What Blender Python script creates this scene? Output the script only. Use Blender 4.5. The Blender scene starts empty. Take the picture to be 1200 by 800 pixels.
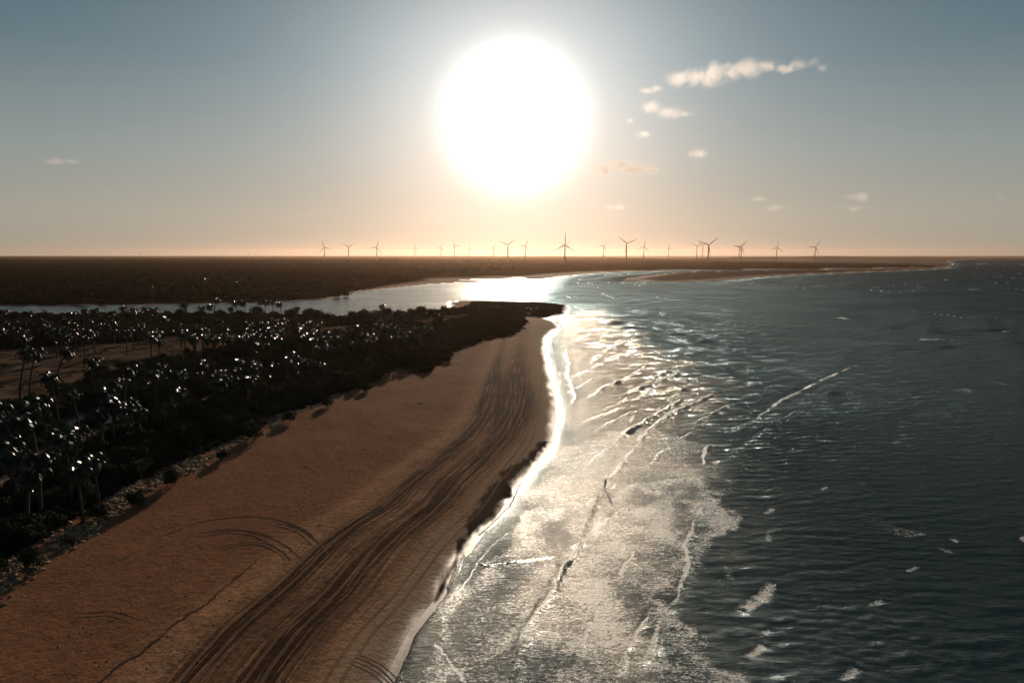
import bpy, bmesh, math, random
import numpy as np
from mathutils import Vector, Matrix, Euler

R = math.radians
sc = bpy.context.scene
C = sc.collection
# ------------------------------------------------------------------ camera
CAM_H, FPX = 38.0, 800.0
PITCH = math.atan(101.5 / 800.0)
cam_d = bpy.data.cameras.new('camera')
cam_d.lens, cam_d.sensor_width = 24.0, 36.0
cam_d.clip_start, cam_d.clip_end = 0.5, 90000.0
cam = bpy.data.objects.new('camera', cam_d)
C.objects.link(cam)
cam.location = (0, 0, CAM_H)
cam.rotation_euler = (math.pi / 2 - PITCH, 0, 0)
sc.camera = cam
# ------------------------------------------------------------------ render / exposure
sc.view_settings.view_transform = 'Standard'
sc.view_settings.look = 'None'
sc.view_settings.exposure = 0.0
sc.view_settings.gamma = 1.0
sc.render.engine = 'CYCLES'
sc.cycles.use_denoising = True
sc.cycles.max_bounces = 5
sc.cycles.diffuse_bounces = 2
sc.cycles.glossy_bounces = 2
sc.cycles.transmission_bounces = 2
sc.cycles.transparent_max_bounces = 8
sc.cycles.volume_bounces = 1
sc.cycles.volume_step_rate = 1.0
sc.cycles.volume_max_steps = 96
sc.cycles.caustics_reflective = False
sc.cycles.caustics_refractive = False
sc.cycles.sample_clamp_indirect = 4.0

# ------------------------------------------------------------------ node helper
class NT:
    def __init__(s, tree):
        s.t = tree; s.n = tree.nodes; s.l = tree.links
    def new(s, typ, **kw):
        n = s.n.new(typ)
        for k, v in kw.items(): setattr(n, k, v)
        return n
    def set(s, sock, v):
        if v is None: return
        if isinstance(v, bpy.types.NodeSocket): s.l.new(v, sock)
        else: sock.default_value = v
    def m(s, op, a, b=None, c=None, clamp=False):
        n = s.new('ShaderNodeMath', operation=op, use_clamp=clamp)
        s.set(n.inputs[0], a)
        if b is not None: s.set(n.inputs[1], b)
        if c is not None: s.set(n.inputs[2], c)
        return n.outputs[0]
    def v(s, op, a, b=None):
        n = s.new('ShaderNodeVectorMath', operation=op)
        s.set(n.inputs[0], a)
        if b is not None:
            if op == 'SCALE': s.set(n.inputs[3], b)
            else: s.set(n.inputs[1], b)
        return n.outputs['Value'] if op in ('DOT_PRODUCT', 'LENGTH', 'DISTANCE') else n.outputs[0]
    def mix(s, f, a, b, mode='MIX'):
        n = s.new('ShaderNodeMix', data_type='RGBA', blend_type=mode)
        s.set(n.inputs[0], f)
        for i, q in ((6, a), (7, b)):
            if isinstance(q, tuple) and len(q) == 3: q = (*q, 1)
            s.set(n.inputs[i], q)
        return n.outputs[2]
    def mixf(s, f, a, b):
        n = s.new('ShaderNodeMix', data_type='FLOAT')
        s.set(n.inputs[0], f); s.set(n.inputs[2], a); s.set(n.inputs[3], b)
        return n.outputs[0]
    def ss(s, x, lo, hi, a=0.0, b=1.0):
        n = s.new('ShaderNodeMapRange', interpolation_type='SMOOTHSTEP')
        s.set(n.inputs[0], x); s.set(n.inputs[1], lo); s.set(n.inputs[2], hi)
        s.set(n.inputs[3], a); s.set(n.inputs[4], b)
        return n.outputs[0]
    def attr(s, name):
        return s.new('ShaderNodeAttribute', attribute_name=name)
    def noise(s, vec, scale, detail=3.0, rough=0.5, dist=0.0):
        n = s.new('ShaderNodeTexNoise')
        s.set(n.inputs['Vector'], vec); s.set(n.inputs['Scale'], scale)
        s.set(n.inputs['Detail'], detail); s.set(n.inputs['Roughness'], rough); s.set(n.inputs['Distortion'], dist)
        return n.outputs[0]
    def ramp(s, f, stops, interp='LINEAR'):
        n = s.new('ShaderNodeValToRGB'); cr = n.color_ramp; cr.interpolation = interp
        while len(cr.elements) > 1: cr.elements.remove(cr.elements[-1])
        for i, (p, c) in enumerate(stops):
            e = cr.elements[0] if i == 0 else cr.elements.new(p)
            e.position = p; e.color = (*c, 1)
        s.set(n.inputs[0], f)
        return n.outputs[0]
    def scale(s, vec, xyz):
        return s.v('MULTIPLY', vec, xyz)

# ------------------------------------------------------------------ world and sun
SUN_EL = math.atan((400 - 140) / 800.0) - PITCH
SUN_AZ = math.atan(3 / 800.0)                      # clockwise from +Y
SUN = Vector((math.sin(SUN_AZ) * math.cos(SUN_EL), math.cos(SUN_AZ) * math.cos(SUN_EL), math.sin(SUN_EL)))
w = bpy.data.worlds.new('World'); sc.world = w; w.use_nodes = True
w.node_tree.nodes.clear()
T = NT(w.node_tree)
d = T.v('NORMALIZE', T.new('ShaderNodeTexCoord').outputs['Generated'])
sky = T.new('ShaderNodeTexSky', sky_type='NISHITA')
sky.sun_disc = False; sky.sun_elevation = SUN_EL; sky.sun_rotation = SUN_AZ
sky.air_density = 1.0; sky.dust_density = 1.0; sky.ozone_density = 1.5
T.l.new(d, sky.inputs['Vector'])
sxyz = T.new('ShaderNodeSeparateXYZ'); T.l.new(d, sxyz.inputs[0])
elev = T.m('MULTIPLY', T.m('ARCSINE', T.m('MINIMUM', T.m('MAXIMUM', sxyz.outputs[2], -1.0), 1.0)), 57.29578)
cosang = T.m('MINIMUM', T.v('DOT_PRODUCT', d, tuple(SUN)), 1.0)
th = T.m('MULTIPLY', T.m('ARCCOSINE', cosang), 57.29578)
efac = T.m('DIVIDE', T.m('MAXIMUM', elev, 0.0), 60.0, clamp=True)
base = T.ramp(efac, [(0.0, (.30, .28, .235)), (0.05, (.31, .305, .26)), (0.13, (.215, .26, .255)), (0.24, (.080, .135, .165)),
                     (0.34, (.026, .066, .098)), (0.6, (.018, .048, .072)), (1.0, (.014, .038, .058))])
def expo(x): return T.m('EXPONENT', T.m('MULTIPLY', x, -1.0))
wide = T.m('MULTIPLY', expo(T.m('DIVIDE', th, 13.5)), 0.68)
mid = T.m('MULTIPLY', expo(T.m('POWER', T.m('DIVIDE', th, 9.8), 2.0)), 0.46)
disc = T.m('MULTIPLY', expo(T.m('POWER', T.m('DIVIDE', th, 5.0), 3.6)), 1.25)
gcol = T.mix(T.ss(elev, 3.0, 17.0), (.80, .60, .50), (.82, .94, .96))
glow = T.mix(1.0, gcol, T.m('ADD', wide, 0.0), 'MULTIPLY')
glow2 = T.mix(1.0, (1.0, .80, .66), mid, 'MULTIPLY')
glow3 = T.mix(1.0, (1.0, .98, .90), disc, 'MULTIPLY')
g = T.mix(1.0, base, glow, 'ADD'); g = T.mix(1.0, g, glow2, 'ADD'); g = T.mix(1.0, g, glow3, 'ADD')
# strength 0.05: the Nishita sky plus the hazy aureole (divided back by the strength)
STR = 0.05
g = T.v('SCALE', g, 1.0 / STR)
nish = T.v('SCALE', sky.outputs[0], 0.05)
tot = T.v('ADD', g, nish)
bg = T.new('ShaderNodeBackground'); bg.inputs[1].default_value = STR
T.l.new(tot, bg.inputs[0])
wo = T.new('ShaderNodeOutputWorld'); T.l.new(bg.outputs[0], wo.inputs[0])

sun_d = bpy.data.lights.new('sun', 'SUN'); sun_d.energy = 3.4; sun_d.angle = R(0.5); sun_d.color = (1.0, .80, .60)
sun = bpy.data.objects.new('sun', sun_d); C.objects.link(sun)
sun.rotation_euler = (-SUN).to_track_quat('-Z', 'Y').to_euler(); sun.location = SUN * 300

# ------------------------------------------------------------------ geometry helpers
def at(px, py, z=0.0):
    """world point where the view ray through photo pixel (px,py) meets height z"""
    u = (px - 600) / FPX; v = (400 - py) / FPX
    dz = -math.sin(PITCH) + v * math.cos(PITCH); dy = math.cos(PITCH) + v * math.sin(PITCH)
    t = (z - CAM_H) / dz
    return (u * t, dy * t)
def poly(pts, z=0.0): return np.array([at(x, y, z) for x, y in pts])
rng = np.random.RandomState(7)
TAB = rng.rand(256, 256)
def vnoise(x, y, o=0):
    x = x + o * 17.31; y = y + o * 9.77
    xi = np.floor(x).astype(np.int64); yi = np.floor(y).astype(np.int64)
    fx = x - xi; fy = y - yi
    fx = fx * fx * (3 - 2 * fx); fy = fy * fy * (3 - 2 * fy)
    a = TAB[xi & 255, yi & 255]; b = TAB[(xi + 1) & 255, yi & 255]
    c_ = TAB[xi & 255, (yi + 1) & 255]; d_ = TAB[(xi + 1) & 255, (yi + 1) & 255]
    return (a * (1 - fx) + b * fx) * (1 - fy) + (c_ * (1 - fx) + d_ * fx) * fy
def fbm(x, y, o=0, n=4):
    s = 0; a = .5; t = 0
    for i in range(n):
        s = s + a * vnoise(x, y, o + i); t += a; a *= .5; x = x * 2.03; y = y * 2.03
    return s / t
def sstep(x, a, b):
    t = np.clip((x - a) / (b - a), 0, 1); return t * t * (3 - 2 * t)
def pdist(P, X, Y, closed=False):
    D = np.full(X.shape, 1e12)
    n = len(P)
    for i in range(n if closed else n - 1):
        ax, ay = P[i]; bx, by = P[(i + 1) % n]
        ex, ey = bx - ax, by - ay; L = ex * ex + ey * ey + 1e-9
        t = np.clip(((X - ax) * ex + (Y - ay) * ey) / L, 0, 1)
        D = np.minimum(D, (X - ax - t * ex) ** 2 + (Y - ay - t * ey) ** 2)
    return np.sqrt(D)
def inside(P, X, Y):
    r = np.zeros(X.shape, bool); n = len(P)
    for i in range(n):
        ax, ay = P[i]; bx, by = P[(i + 1) % n]
        c_ = ((ay > Y) != (by > Y))
        with np.errstate(divide='ignore', invalid='ignore'):
            xi = (bx - ax) * (Y - ay) / (by - ay if by != ay else 1e-9) + ax
        r ^= c_ & (X < xi)
    return r
def sdf(P, X, Y):
    d_ = pdist(P, X, Y, True); return np.where(inside(P, X, Y), d_, -d_)

# ------------------------------------------------------------------ coast lines traced on the ground plane
SHORE = [(440, 840), (455, 800), (482, 745), (516, 702), (541, 655), (562, 627), (590, 600), (606, 572), (628, 546), (648, 518),
         (654, 490), (652, 468), (647, 445), (641, 420), (639, 398), (646, 388), (656, 384), (650, 377), (638, 373),
         (645, 370.5), (660, 369), (664, 362), (662, 357.5)]
shore_w = poly(SHORE)
RIVER_S = [(648, 356.5), (610, 355), (570, 353.5), (540, 352.8), (527, 354.5), (530, 358), (520, 364), (500, 368), (460, 371),
           (420, 374), (395, 376), (370, 371), (330, 369), (290, 368), (240, 368), (180, 370), (120, 371), (60, 371), (0, 369), (-150, 368), (-500, 366)]
L1 = np.vstack([[(-16., -400.)], [(-15., 20.)], shore_w, poly(RIVER_S), [(-2500., 300.)], [(-2500., -400.)]])
RIVER_N = [(-900, 358), (-300, 358.5), (0, 358), (150, 357.5), (300, 355.5), (350, 352), (385, 349.5), (400, 347.8), (413, 345), (420, 341.5), (450, 338.5),
           (500, 333.3), (540, 331), (580, 330.2), (597, 329.9), (560, 329.0), (530, 328.6), (560, 327.6), (590, 327.4), (600, 326), (614, 326), (618, 327.4), (636, 327), (655, 324), (672, 322.3), (700, 320), (740, 318.3), (790, 317),
           (900, 316), (1000, 315.0), (1060, 313.8), (1110, 312.3), (1118, 309.5), (1110, 306), (1128, 304.2), (1160, 302.4), (1400, 301.0), (2200, 300.6)]
p2 = poly(RIVER_N)
L2 = np.vstack([p2, [(60000., 21000.)], [(60000., 40000.)], [(-60000., 40000.)], [(-60000., 3000.)], [(-6000., 480.)]])
SPIT = [(728, 328.6), (760, 329.6), (800, 330), (840, 328.8), (870, 326), (900, 323.8), (950, 321.3), (1000, 319.4), (1060, 317), (1105, 314.6), (1115, 313),
        (1100, 312.5), (1040, 314.8), (1000, 316.0), (900, 317.2), (840, 318.2), (795, 319.6), (770, 322), (745, 325.5)]
L3 = poly(SPIT)
VEG = [(-60, 740), (0, 692), (50, 655), (100, 618), (170, 577), (240, 548), (290, 521), (330, 499), (370, 484), (400, 472), (445, 455), (466, 438), (474, 438), (480, 446),
       (500, 445), (520, 432), (545, 413), (570, 404), (600, 396), (612, 390), (617, 380), (612, 374), (626, 372), (642, 371.5), (660, 367.5), (663, 359)]
veg_line = poly(VEG)
VP = np.vstack([[(-75., -400.)], [(-68., 20.)], veg_line, poly([(662, 357.2), (640, 356.3), (610, 354.6), (580, 353.6), (562, 353.4), (552, 356), (545, 360), (520, 366), (480, 371), (440, 373)]), [(-2400., 440.)], [(-2400., -400.)]])
def xs_of(Y): return np.interp(Y, shore_w[:15, 1][np.argsort(shore_w[:15, 1])], shore_w[:15, 0][np.argsort(shore_w[:15, 1])])
CLEAR = [poly([(-500, 436), (0, 419), (60, 413), (140, 408), (200, 401), (290, 396), (335, 397), (310, 407), (240, 420), (200, 430), (150, 438), (110, 452), (60, 478), (0, 492), (-500, 560)]),
         poly([(52, 548), (60, 530), (88, 520), (100, 526), (84, 545), (40, 562)]), poly([(350, 392), (420, 386), (440, 389), (380, 399)]),
         poly([(470, 380), (520, 374), (560, 372), (540, 380), (500, 386)])]
PATH = poly([(412, 409), (373, 425), (350, 434), (322, 443), (299, 452), (279, 462), (239, 482), (194, 494), (154, 508), (110, 528), (60, 552), (0, 585), (-90, 640)])
POND = poly([(60, 500), (95, 487), (140, 484), (172, 487), (168, 497), (125, 507), (85, 511)])
PATCH = [poly([(479, 423), (483, 413), (487, 409), (490, 414), (487, 419)]), poly([(499, 410), (506, 407), (513, 408), (511, 411)]), poly([(612, 367.5), (617, 364), (624, 364.5), (623, 366.5)]),
         poly([(616, 371), (619, 368), (623, 369), (622, 371.5)])]
def coast(X, Y):
    sc_ = np.clip(Y, 40, 6000)
    wob = (fbm(X / (sc_ * .02 + 1), Y / (sc_ * .05 + 2), 3, 4) - .5) * (sc_ * .006)
    a = sdf(L1, X, Y) + wob * .6
    b = sdf(L2, X, Y) + wob; c_ = sdf(L3, X, Y) + wob
    return a, b, c_
def gz(X, Y, full=False):
    X = np.asarray(X, float); Y = np.asarray(Y, float)
    a, b, c_ = coast(X, Y)
    dmax = np.maximum(np.maximum(a, b), c_)
    v = sdf(VP, X, Y) + (fbm(X / 5, Y / 8, 11, 4) - .5) * 5
    za = 2.3 * (1 - np.exp(-np.maximum(a, 0) / 20)) + .25 * sstep(v, -6, 4) \
        + sstep(a, 2, 12) * ((fbm(X / 9, Y / 14, 21, 4) - .5) * .45 + (fbm(X / 1.6, Y / 2.6, 22, 2) - .5) * .07) \
        + sstep(v, 0, 12) * (fbm(X / 22, Y / 22, 23, 3) - .3) * 1.6
    # low crest of the upper beach and an older wave-cut step below it
    off = xs_of(Y) - X
    za = za + .22 * np.exp(-((off - 21 - 3 * (fbm(X / 40, Y / 40, 31) - .5)) / 1.6) ** 2) * sstep(Y, 40, 70)
    # wheel-worn ruts running along the beach
    for o0, wd, dp in ((16.3, .5, .09), (17.6, .4, .07), (14.6, .6, .08), (13.0, .35, .06), (10.4, .5, .07), (9.0, .35, .06), (7.6, .3, .05), (6.2, .22, .04), (5.1, .18, .03)):
        oo = off - o0 - 1.5 * (fbm(Y / 30, Y * 0 + o0, 41) - .5)
        za = za - dp * np.exp(-(oo / wd) ** 2) * (.4 + fbm(X / 2, Y / 12, 42)) * sstep(a, 1, 4)
    zb = 2.2 * (1 - np.exp(-np.maximum(b, 0) / 30)) + sstep(b, 20, 200) * (fbm(X / 260, Y / 400, 51, 4)) * 4
    zb = zb + sstep(b, 60, 500) * 26 * np.exp(-((X - 2900) / 330) ** 2 - ((Y - 6300) / 900) ** 2) * (.7 + .5 * fbm(X / 90, Y / 300, 52)) \
        + sstep(b, 60, 400) * 15 * np.exp(-((X - 1900) / 380) ** 2 - ((Y - 5200) / 900) ** 2) + sstep(b, 60, 400) * 12 * np.exp(-((X - 3700) / 400) ** 2 - ((Y - 6200) / 900) ** 2)
    zc = 1.2 * (1 - np.exp(-np.maximum(c_, 0) / 25)) + sstep(c_, 10, 50) * fbm(X / 60, Y / 160, 53) * 1.8
    z = np.where(a > 0, za, np.where(b > 0, zb, np.where(c_ > 0, zc, -np.minimum(3, .05 * np.abs(dmax)))))
    pd = sdf(POND, X, Y); z = np.where(pd > -4, z * sstep(-pd, -.5, 4) + 1.7 * (1 - sstep(-pd, -.5, 4)) - .4 * sstep(pd, -1, 1.5), z)
    if full: return z, a, b, c_, v, off, pd
    return z

def link(o): C.objects.link(o); return o
def mesh_obj(name, verts, faces, mat=None, smooth=False, parent=None):
    me = bpy.data.meshes.new(name); me.from_pydata([tuple(v) for v in verts], [], faces); me.update()
    if mat: me.materials.append(mat)
    if smooth: me.polygons.foreach_set('use_smooth', [True] * len(me.polygons))
    o = link(bpy.data.objects.new(name, me)); o.parent = parent
    return o
def bm_obj(name, bm, mat=None, smooth=False, parent=None):
    me = bpy.data.meshes.new(name); bm.to_mesh(me); bm.free()
    if mat: me.materials.append(mat)
    if smooth: me.polygons.foreach_set('use_smooth', [True] * len(me.polygons))
    o = link(bpy.data.objects.new(name, me)); o.parent = parent
    return o
def tag(o, label=None, cat=None, group=None, kind=None):
    if label and len(label.split()) > 16: print('LONG', label)
    if label: o['label'] = label
    if cat: o['category'] = cat
    if group: o['group'] = group
    if kind: o['kind'] = kind
    return o
def empty(name, loc=(0, 0, 0), rz=0):
    o = link(bpy.data.objects.new(name, None)); o.location = loc; o.rotation_euler = (0, 0, rz); o.empty_display_size = .5
    return o
def copy_tree(o, kids, parent=None):
    c_ = o.copy(); C.objects.link(c_); c_.parent = parent
    for ch in kids.get(o.name, ()): copy_tree(ch, kids, c_)
    return c_
def grid_mesh(name, X, Y, Z, keep, mat, attrs):
    """grid of vertices; keep = bool per quad; attrs = {name: array}"""
    n, m_ = X.shape
    idx = np.arange(n * m_).reshape(n, m_)
    q = np.stack([idx[:-1, :-1], idx[:-1, 1:], idx[1:, 1:], idx[1:, :-1]], -1)[keep]
    used = np.zeros(n * m_, bool); used[q.ravel()] = True
    remap = np.cumsum(used) - 1
    q = remap[q]
    co = np.stack([X.ravel(), Y.ravel(), Z.ravel()], -1)[used].astype(np.float32)
    me = bpy.data.meshes.new(name)
    me.vertices.add(len(co)); me.vertices.foreach_set('co', co.ravel())
    me.loops.add(q.size); me.loops.foreach_set('vertex_index', q.ravel().astype(np.int32))
    me.polygons.add(len(q)); me.polygons.foreach_set('loop_start', np.arange(0, q.size, 4, dtype=np.int32))
    me.polygons.foreach_set('use_smooth', np.ones(len(q), bool))
    for k, a in attrs.items():
        at_ = me.attributes.new(k, 'FLOAT', 'POINT'); at_.data.foreach_set('value', a.ravel()[used].astype(np.float32))
    me.update(); me.validate()
    me.materials.append(mat)
    o = link(bpy.data.objects.new(name, me))
    return o

def new_mat(name):
    m_ = bpy.data.materials.new(name); m_.use_nodes = True; m_.node_tree.nodes.clear()
    t = NT(m_.node_tree); out = t.new('ShaderNodeOutputMaterial')
    return m_, t, out
def principled(t, out, col, rough=.8, spec=.5, normal=None, ior=None):
    p = t.new('ShaderNodeBsdfPrincipled')
    if isinstance(col, tuple): col = (*col, 1)
    t.set(p.inputs['Base Color'], col); t.set(p.inputs['Roughness'], rough); t.set(p.inputs['Specular IOR Level'], spec)
    if ior: p.inputs['IOR'].default_value = ior
    if normal: t.l.new(normal, p.inputs['Normal'])
    if out is not None: t.l.new(p.outputs[0], out.inputs[0])
    return p
def bump(t, h, strength, dist, normal=None):
    b = t.new('ShaderNodeBump'); t.set(b.inputs['Strength'], strength); t.set(b.inputs['Distance'], dist); t.l.new(h, b.inputs['Height'])
    if normal: t.l.new(normal, b.inputs['Normal'])
    return b.outputs[0]

# ------------------------------------------------------------------ surface grid (finer near the viewer's beach, coarser far out)
rows = [-400., -200., -100., -50., -20., 0.]
y = 5.
while y < 20000:
    rows.append(y)
    y += 3.0 if y < 45 else max(.16, (y * y + CAM_H ** 2) / (CAM_H * FPX) * .92)
rows.append(20000.)
rows = np.array(rows)
uin = np.linspace(-.80, .80, 1240)
du = []; s = .0013; u_ = .80
while u_ < 1.6: s *= 1.09; u_ += s; du.append(u_)
ucol = np.concatenate([-np.array(du)[::-1], uin, np.array(du)])
wrow = np.maximum(CAM_H * math.sin(PITCH) + rows * math.cos(PITCH), 45.)
GX = ucol[None, :] * wrow[:, None]; GY = np.repeat(rows[:, None], len(ucol), 1)
Z, A, B, Cc, V, OFF, PD = gz(GX, GY, True)
LAND = np.maximum(np.maximum(A, B), Cc)
RS = np.gradient(rows)[:, None] * np.ones_like(GX)      # local row spacing
def quad(m_): return m_[:-1, :-1] & m_[:-1, 1:] & m_[1:, 1:] & m_[1:, :-1]

# ------------------------------------------------------------------ ground
def nz(o, sx, sy, n=4): return fbm(GX / sx, GY / sy, o, n)
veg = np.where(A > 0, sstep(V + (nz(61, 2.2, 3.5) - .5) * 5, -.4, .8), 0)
veg = np.maximum(veg, np.where((B > 0) & (A < 0), sstep(B, 2 + 30 * sstep(GX, -175, -110) * (1 - sstep(GX, 100, 500)), 6 + 60 * sstep(GX, -175, -110) * (1 - sstep(GX, 100, 500))) * (1 - .45 * sstep(GX, 900, 2300) * sstep(GY, 2000, 3500)), 0))
veg = np.maximum(veg, np.where((Cc > 0), sstep(Cc, 18, 34), 0) * .8)
clr = np.zeros_like(GX)
for i, P in enumerate(CLEAR):
    clr = np.maximum(clr, sstep(sdf(P, GX, GY) + (nz(70 + i, 9, 14) - .5) * 14, -1.5, 1.5))
pth = 1 - sstep(pdist(PATH, GX, GY) + (nz(77, 2.5, 4) - .5) * 2.0, .9, 1.7)
for P in PATCH: pth = np.maximum(pth, sstep(sdf(P, GX, GY) + (nz(78, 1.5, 3) - .5) * 2, -.5, .5))
far = np.where((B > 0), 1.0, 0.0)
far_brown = np.where(B > 0, sstep(GX / np.maximum(GY, 1), -.32, .05), 0)  # far land turns browner from left to right
farsand = np.where(B > 0, sstep(B, 0, 3), 0) * 0
sand_far = np.where((B > 0), sstep(nz(80, 500, 1500), .56, .66) * sstep(GX, 900, 1900) * sstep(GY, 1500, 3000), 0)
veg = np.clip(veg * (1 - .9 * sand_far), 0, 1)
wet = np.where(A > 0, 1 - sstep(A + (nz(81, 2.2, 6) - .5) * 2.2, .2, 2.6), 0)
wet = np.maximum(wet, np.where(LAND <= .6, 1.0, 0))
SB = sstep(GX, -175, -110) * (1 - sstep(GX, 100, 500))
# dark damp strip above the swash, shade of its turned-away face painted in
DAMP_SHADE = poly([(502, 712), (512, 680), (524, 655), (534, 625), (546, 600), (566, 580), (582, 556), (604, 541), (634, 514), (650, 518), (622, 550), (604, 566), (606, 578), (598, 590), (588, 602), (578, 614), (560, 630), (546, 650), (538, 672), (520, 702)])
damp_shade = sstep(sdf(DAMP_SHADE, GX, GY) + (nz(82, 1.1, 3.2, 5) - .5) * 2.4 - .75, -.5, .6)
bands = 1.3 * np.exp(-((OFF - 17.6 + 1.2 * (nz(85, 60, 60, 2) - .5)) / 1.9) ** 2) + 1.25 * np.exp(-((OFF - 10.8) / 3.8) ** 2) * (.7 + .6 * nz(86, 5, 50, 2))
bands = bands * sstep(A, 2, 5) * (1 - sstep(GY, 190, 330) * .75)
BLOB = np.exp(-(((GX + 3) / 5) ** 2 + ((GY - 178) / 26) ** 2)) + np.exp(-(((GX - 4.5) / 3.4) ** 2 + ((GY - 170) / 24) ** 2))
bands = np.clip(bands * .9 + BLOB * 1.1, 0, 1.4)
red = np.where(A > 0, sstep(OFF, 18, 27), np.where(LAND > 0, 1, 0))

m_ground, t, out = new_mat('ground')
tc = t.new('ShaderNodeTexCoord').outputs['Object']
aV, aC, aP, aF, aW, aD, aB, aR, aO = [t.attr(k).outputs['Fac'] for k in ('veg', 'clear', 'path', 'far', 'wet', 'damp_shade', 'bands', 'red', 'off')]
sx = t.new('ShaderNodeSeparateXYZ'); t.l.new(tc, sx.inputs[0])
fl = t.new('ShaderNodeCombineXYZ'); t.l.new(aO, fl.inputs[0]); t.l.new(t.m('MULTIPLY', sx.outputs[1], .022), fl.inputs[1])
warpn = t.noise(t.scale(tc, (.05, .02, .05)), 1.0, 2.0)
flw = t.v('ADD', fl.outputs[0], t.v('SCALE', t.new('ShaderNodeCombineXYZ').outputs[0], 0.0))
st1 = t.noise(fl.outputs[0], 2.6, 4.0, .62)          # long streaks following the shore
st2 = t.noise(fl.outputs[0], 9.0, 3.0, .6)
n1 = t.noise(tc, .12, 5.0, .6); n2 = t.noise(tc, 1.4, 5.0, .65); n3 = t.noise(tc, 9.0, 3.0, .6)
sand = t.mix(n1, (.48, .235, .118), (.60, .32, .175))
sand = t.mix(aR, sand, t.mix(n1, (.23, .095, .050), (.33, .145, .078)))  # upper beach is redder; its weaker lighting is painted in as darker sand
sand = t.mix(t.m('MULTIPLY', t.ss(n2, .42, .66), .5), sand, (.13, .068, .042))
streak = t.m('MULTIPLY', t.ss(st1, .32, .52), aB, clamp=True)
sand = t.mix(t.m('MULTIPLY', streak, .97), sand, (.060, .030, .018))
fine = t.m('MULTIPLY', t.ss(st2, .5, .62), t.m('MULTIPLY', t.m('ADD', aB, .12), .6), clamp=True)
sand = t.mix(fine, sand, (.10, .052, .032))
lite = t.m('MULTIPLY', t.ss(st2, .36, .28), t.m('MULTIPLY', t.m('ADD', aB, .1), .6), clamp=True)
sand = t.mix(lite, sand, (.42, .27, .18))
wetc = t.mix(n1, (.15, .095, .065), (.20, .13, .09))
sand = t.mix(t.m('MULTIPLY', t.ss(aO, 8.0, 3.0), .8), sand, t.mix(st1, (.36, .23, .145), (.50, .34, .23)))
sand = t.mix(aW, sand, wetc)
sand = t.mix(t.m('MULTIPLY', aD, .74), sand, (.022, .018, .018))
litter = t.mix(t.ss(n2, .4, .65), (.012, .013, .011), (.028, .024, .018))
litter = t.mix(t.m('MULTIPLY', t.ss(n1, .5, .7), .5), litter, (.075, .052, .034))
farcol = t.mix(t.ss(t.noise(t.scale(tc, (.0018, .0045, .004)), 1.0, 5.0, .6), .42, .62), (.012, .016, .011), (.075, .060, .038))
farcol = t.mix(t.m('MULTIPLY', t.attr('far_brown').outputs['Fac'], .85), farcol, t.mix(t.noise(t.scale(tc, (.01, .0035, .01)), 1.0, 5.0, .6), (.030, .018, .011), (.085, .046, .025)))
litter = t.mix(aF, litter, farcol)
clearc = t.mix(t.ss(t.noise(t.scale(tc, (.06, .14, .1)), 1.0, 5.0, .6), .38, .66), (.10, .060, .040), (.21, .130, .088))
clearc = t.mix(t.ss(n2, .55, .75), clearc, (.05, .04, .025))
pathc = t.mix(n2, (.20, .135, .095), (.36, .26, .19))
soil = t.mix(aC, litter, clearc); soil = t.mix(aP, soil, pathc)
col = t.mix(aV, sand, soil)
rough = t.mixf(aW, .92, .42); rough = t.mixf(aV, rough, .95); rough = t.mixf(aD, rough, .75)
spec = t.mixf(aV, t.mixf(aW, .008, .5), .0); spec = t.mixf(aD, spec, .0)
h = t.m('ADD', t.m('MULTIPLY', n2, .16), t.m('MULTIPLY', n3, .035))
h = t.m('ADD', h, t.m('MULTIPLY', st2, t.m('MULTIPLY', aB, .05)))
h = t.m('ADD', h, t.m('MULTIPLY', st1, t.m('MULTIPLY', aB, .10)))
h = t.m('MULTIPLY', h, t.m('SUBTRACT', 1.0, t.m('MULTIPLY', aW, .92)))
nrm = bump(t, h, 1.0, 1.0)
principled(t, out, col, rough, spec, nrm)
keep = ~quad((LAND < -25))
ground = grid_mesh('ground', GX, GY, Z, keep, m_ground, dict(veg=veg, clear=clr, path=pth, far=far, wet=wet, damp_shade=damp_shade, bands=bands, far_brown=far_brown, red=red, off=OFF))
tag(ground, 'reddish sand beach backed by dark scrub ground', kind='structure')

# ------------------------------------------------------------------ sea, river mouth, lagoon
def wave_sum(X, Y, spacing):
    """wind sea as a sum of wave trains; trains the grid cannot resolve are left out"""
    r = np.random.RandomState(5); h = np.zeros_like(X); n = 110
    sp = spacing[:, :1]
    for i in range(n):
        L = 1.1 * (150 / 1.1) ** ((i + r.rand()) / n)
        ang = r.normal(0, .45) + .28
        kx, ky = math.sin(ang), -math.cos(ang)
        k = 2 * math.pi / L; ph = r.rand() * 6.28
        g_ = np.clip(L / (2.4 * sp) - 1, 0, 1) * (.009 if L < 4 else .0018)
        g_ = g_ + .038 * np.exp(-(np.log(L / (3.6 * sp)) / .55) ** 2) * sstep(Y[:, :1], 70, 220) * (1 - sstep(Y[:, :1], 380, 700))
        amp = np.minimum(g_ / k, .085)
        rr = np.where(amp[:, 0] > 1e-4)[0]
        if len(rr) == 0: continue
        sl = slice(rr[0], rr[-1] + 1)
        h[sl] += amp[sl] * np.sin(k * (kx * X[sl] + ky * Y[sl]) + ph)
    return h
OUT = -LAND
openw = sstep(OUT, 2, 38)
riv = np.where((GX < 20) & (GY > 330) | (GX < -20), 1.0, 0.0)
riv = sstep(-GX + (GY - 350) * .12, -10, 60) * sstep(GY, 330, 380)
patchy = .55 + .9 * fbm(GX / 60, GY / 90, 91, 3)
H0 = wave_sum(GX, GY, RS) * (.10 + .95 * openw) * (1 - .8 * riv) * patchy
H0 = H0 * (1 - .8 * sstep(GY, 400, 900))
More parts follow.
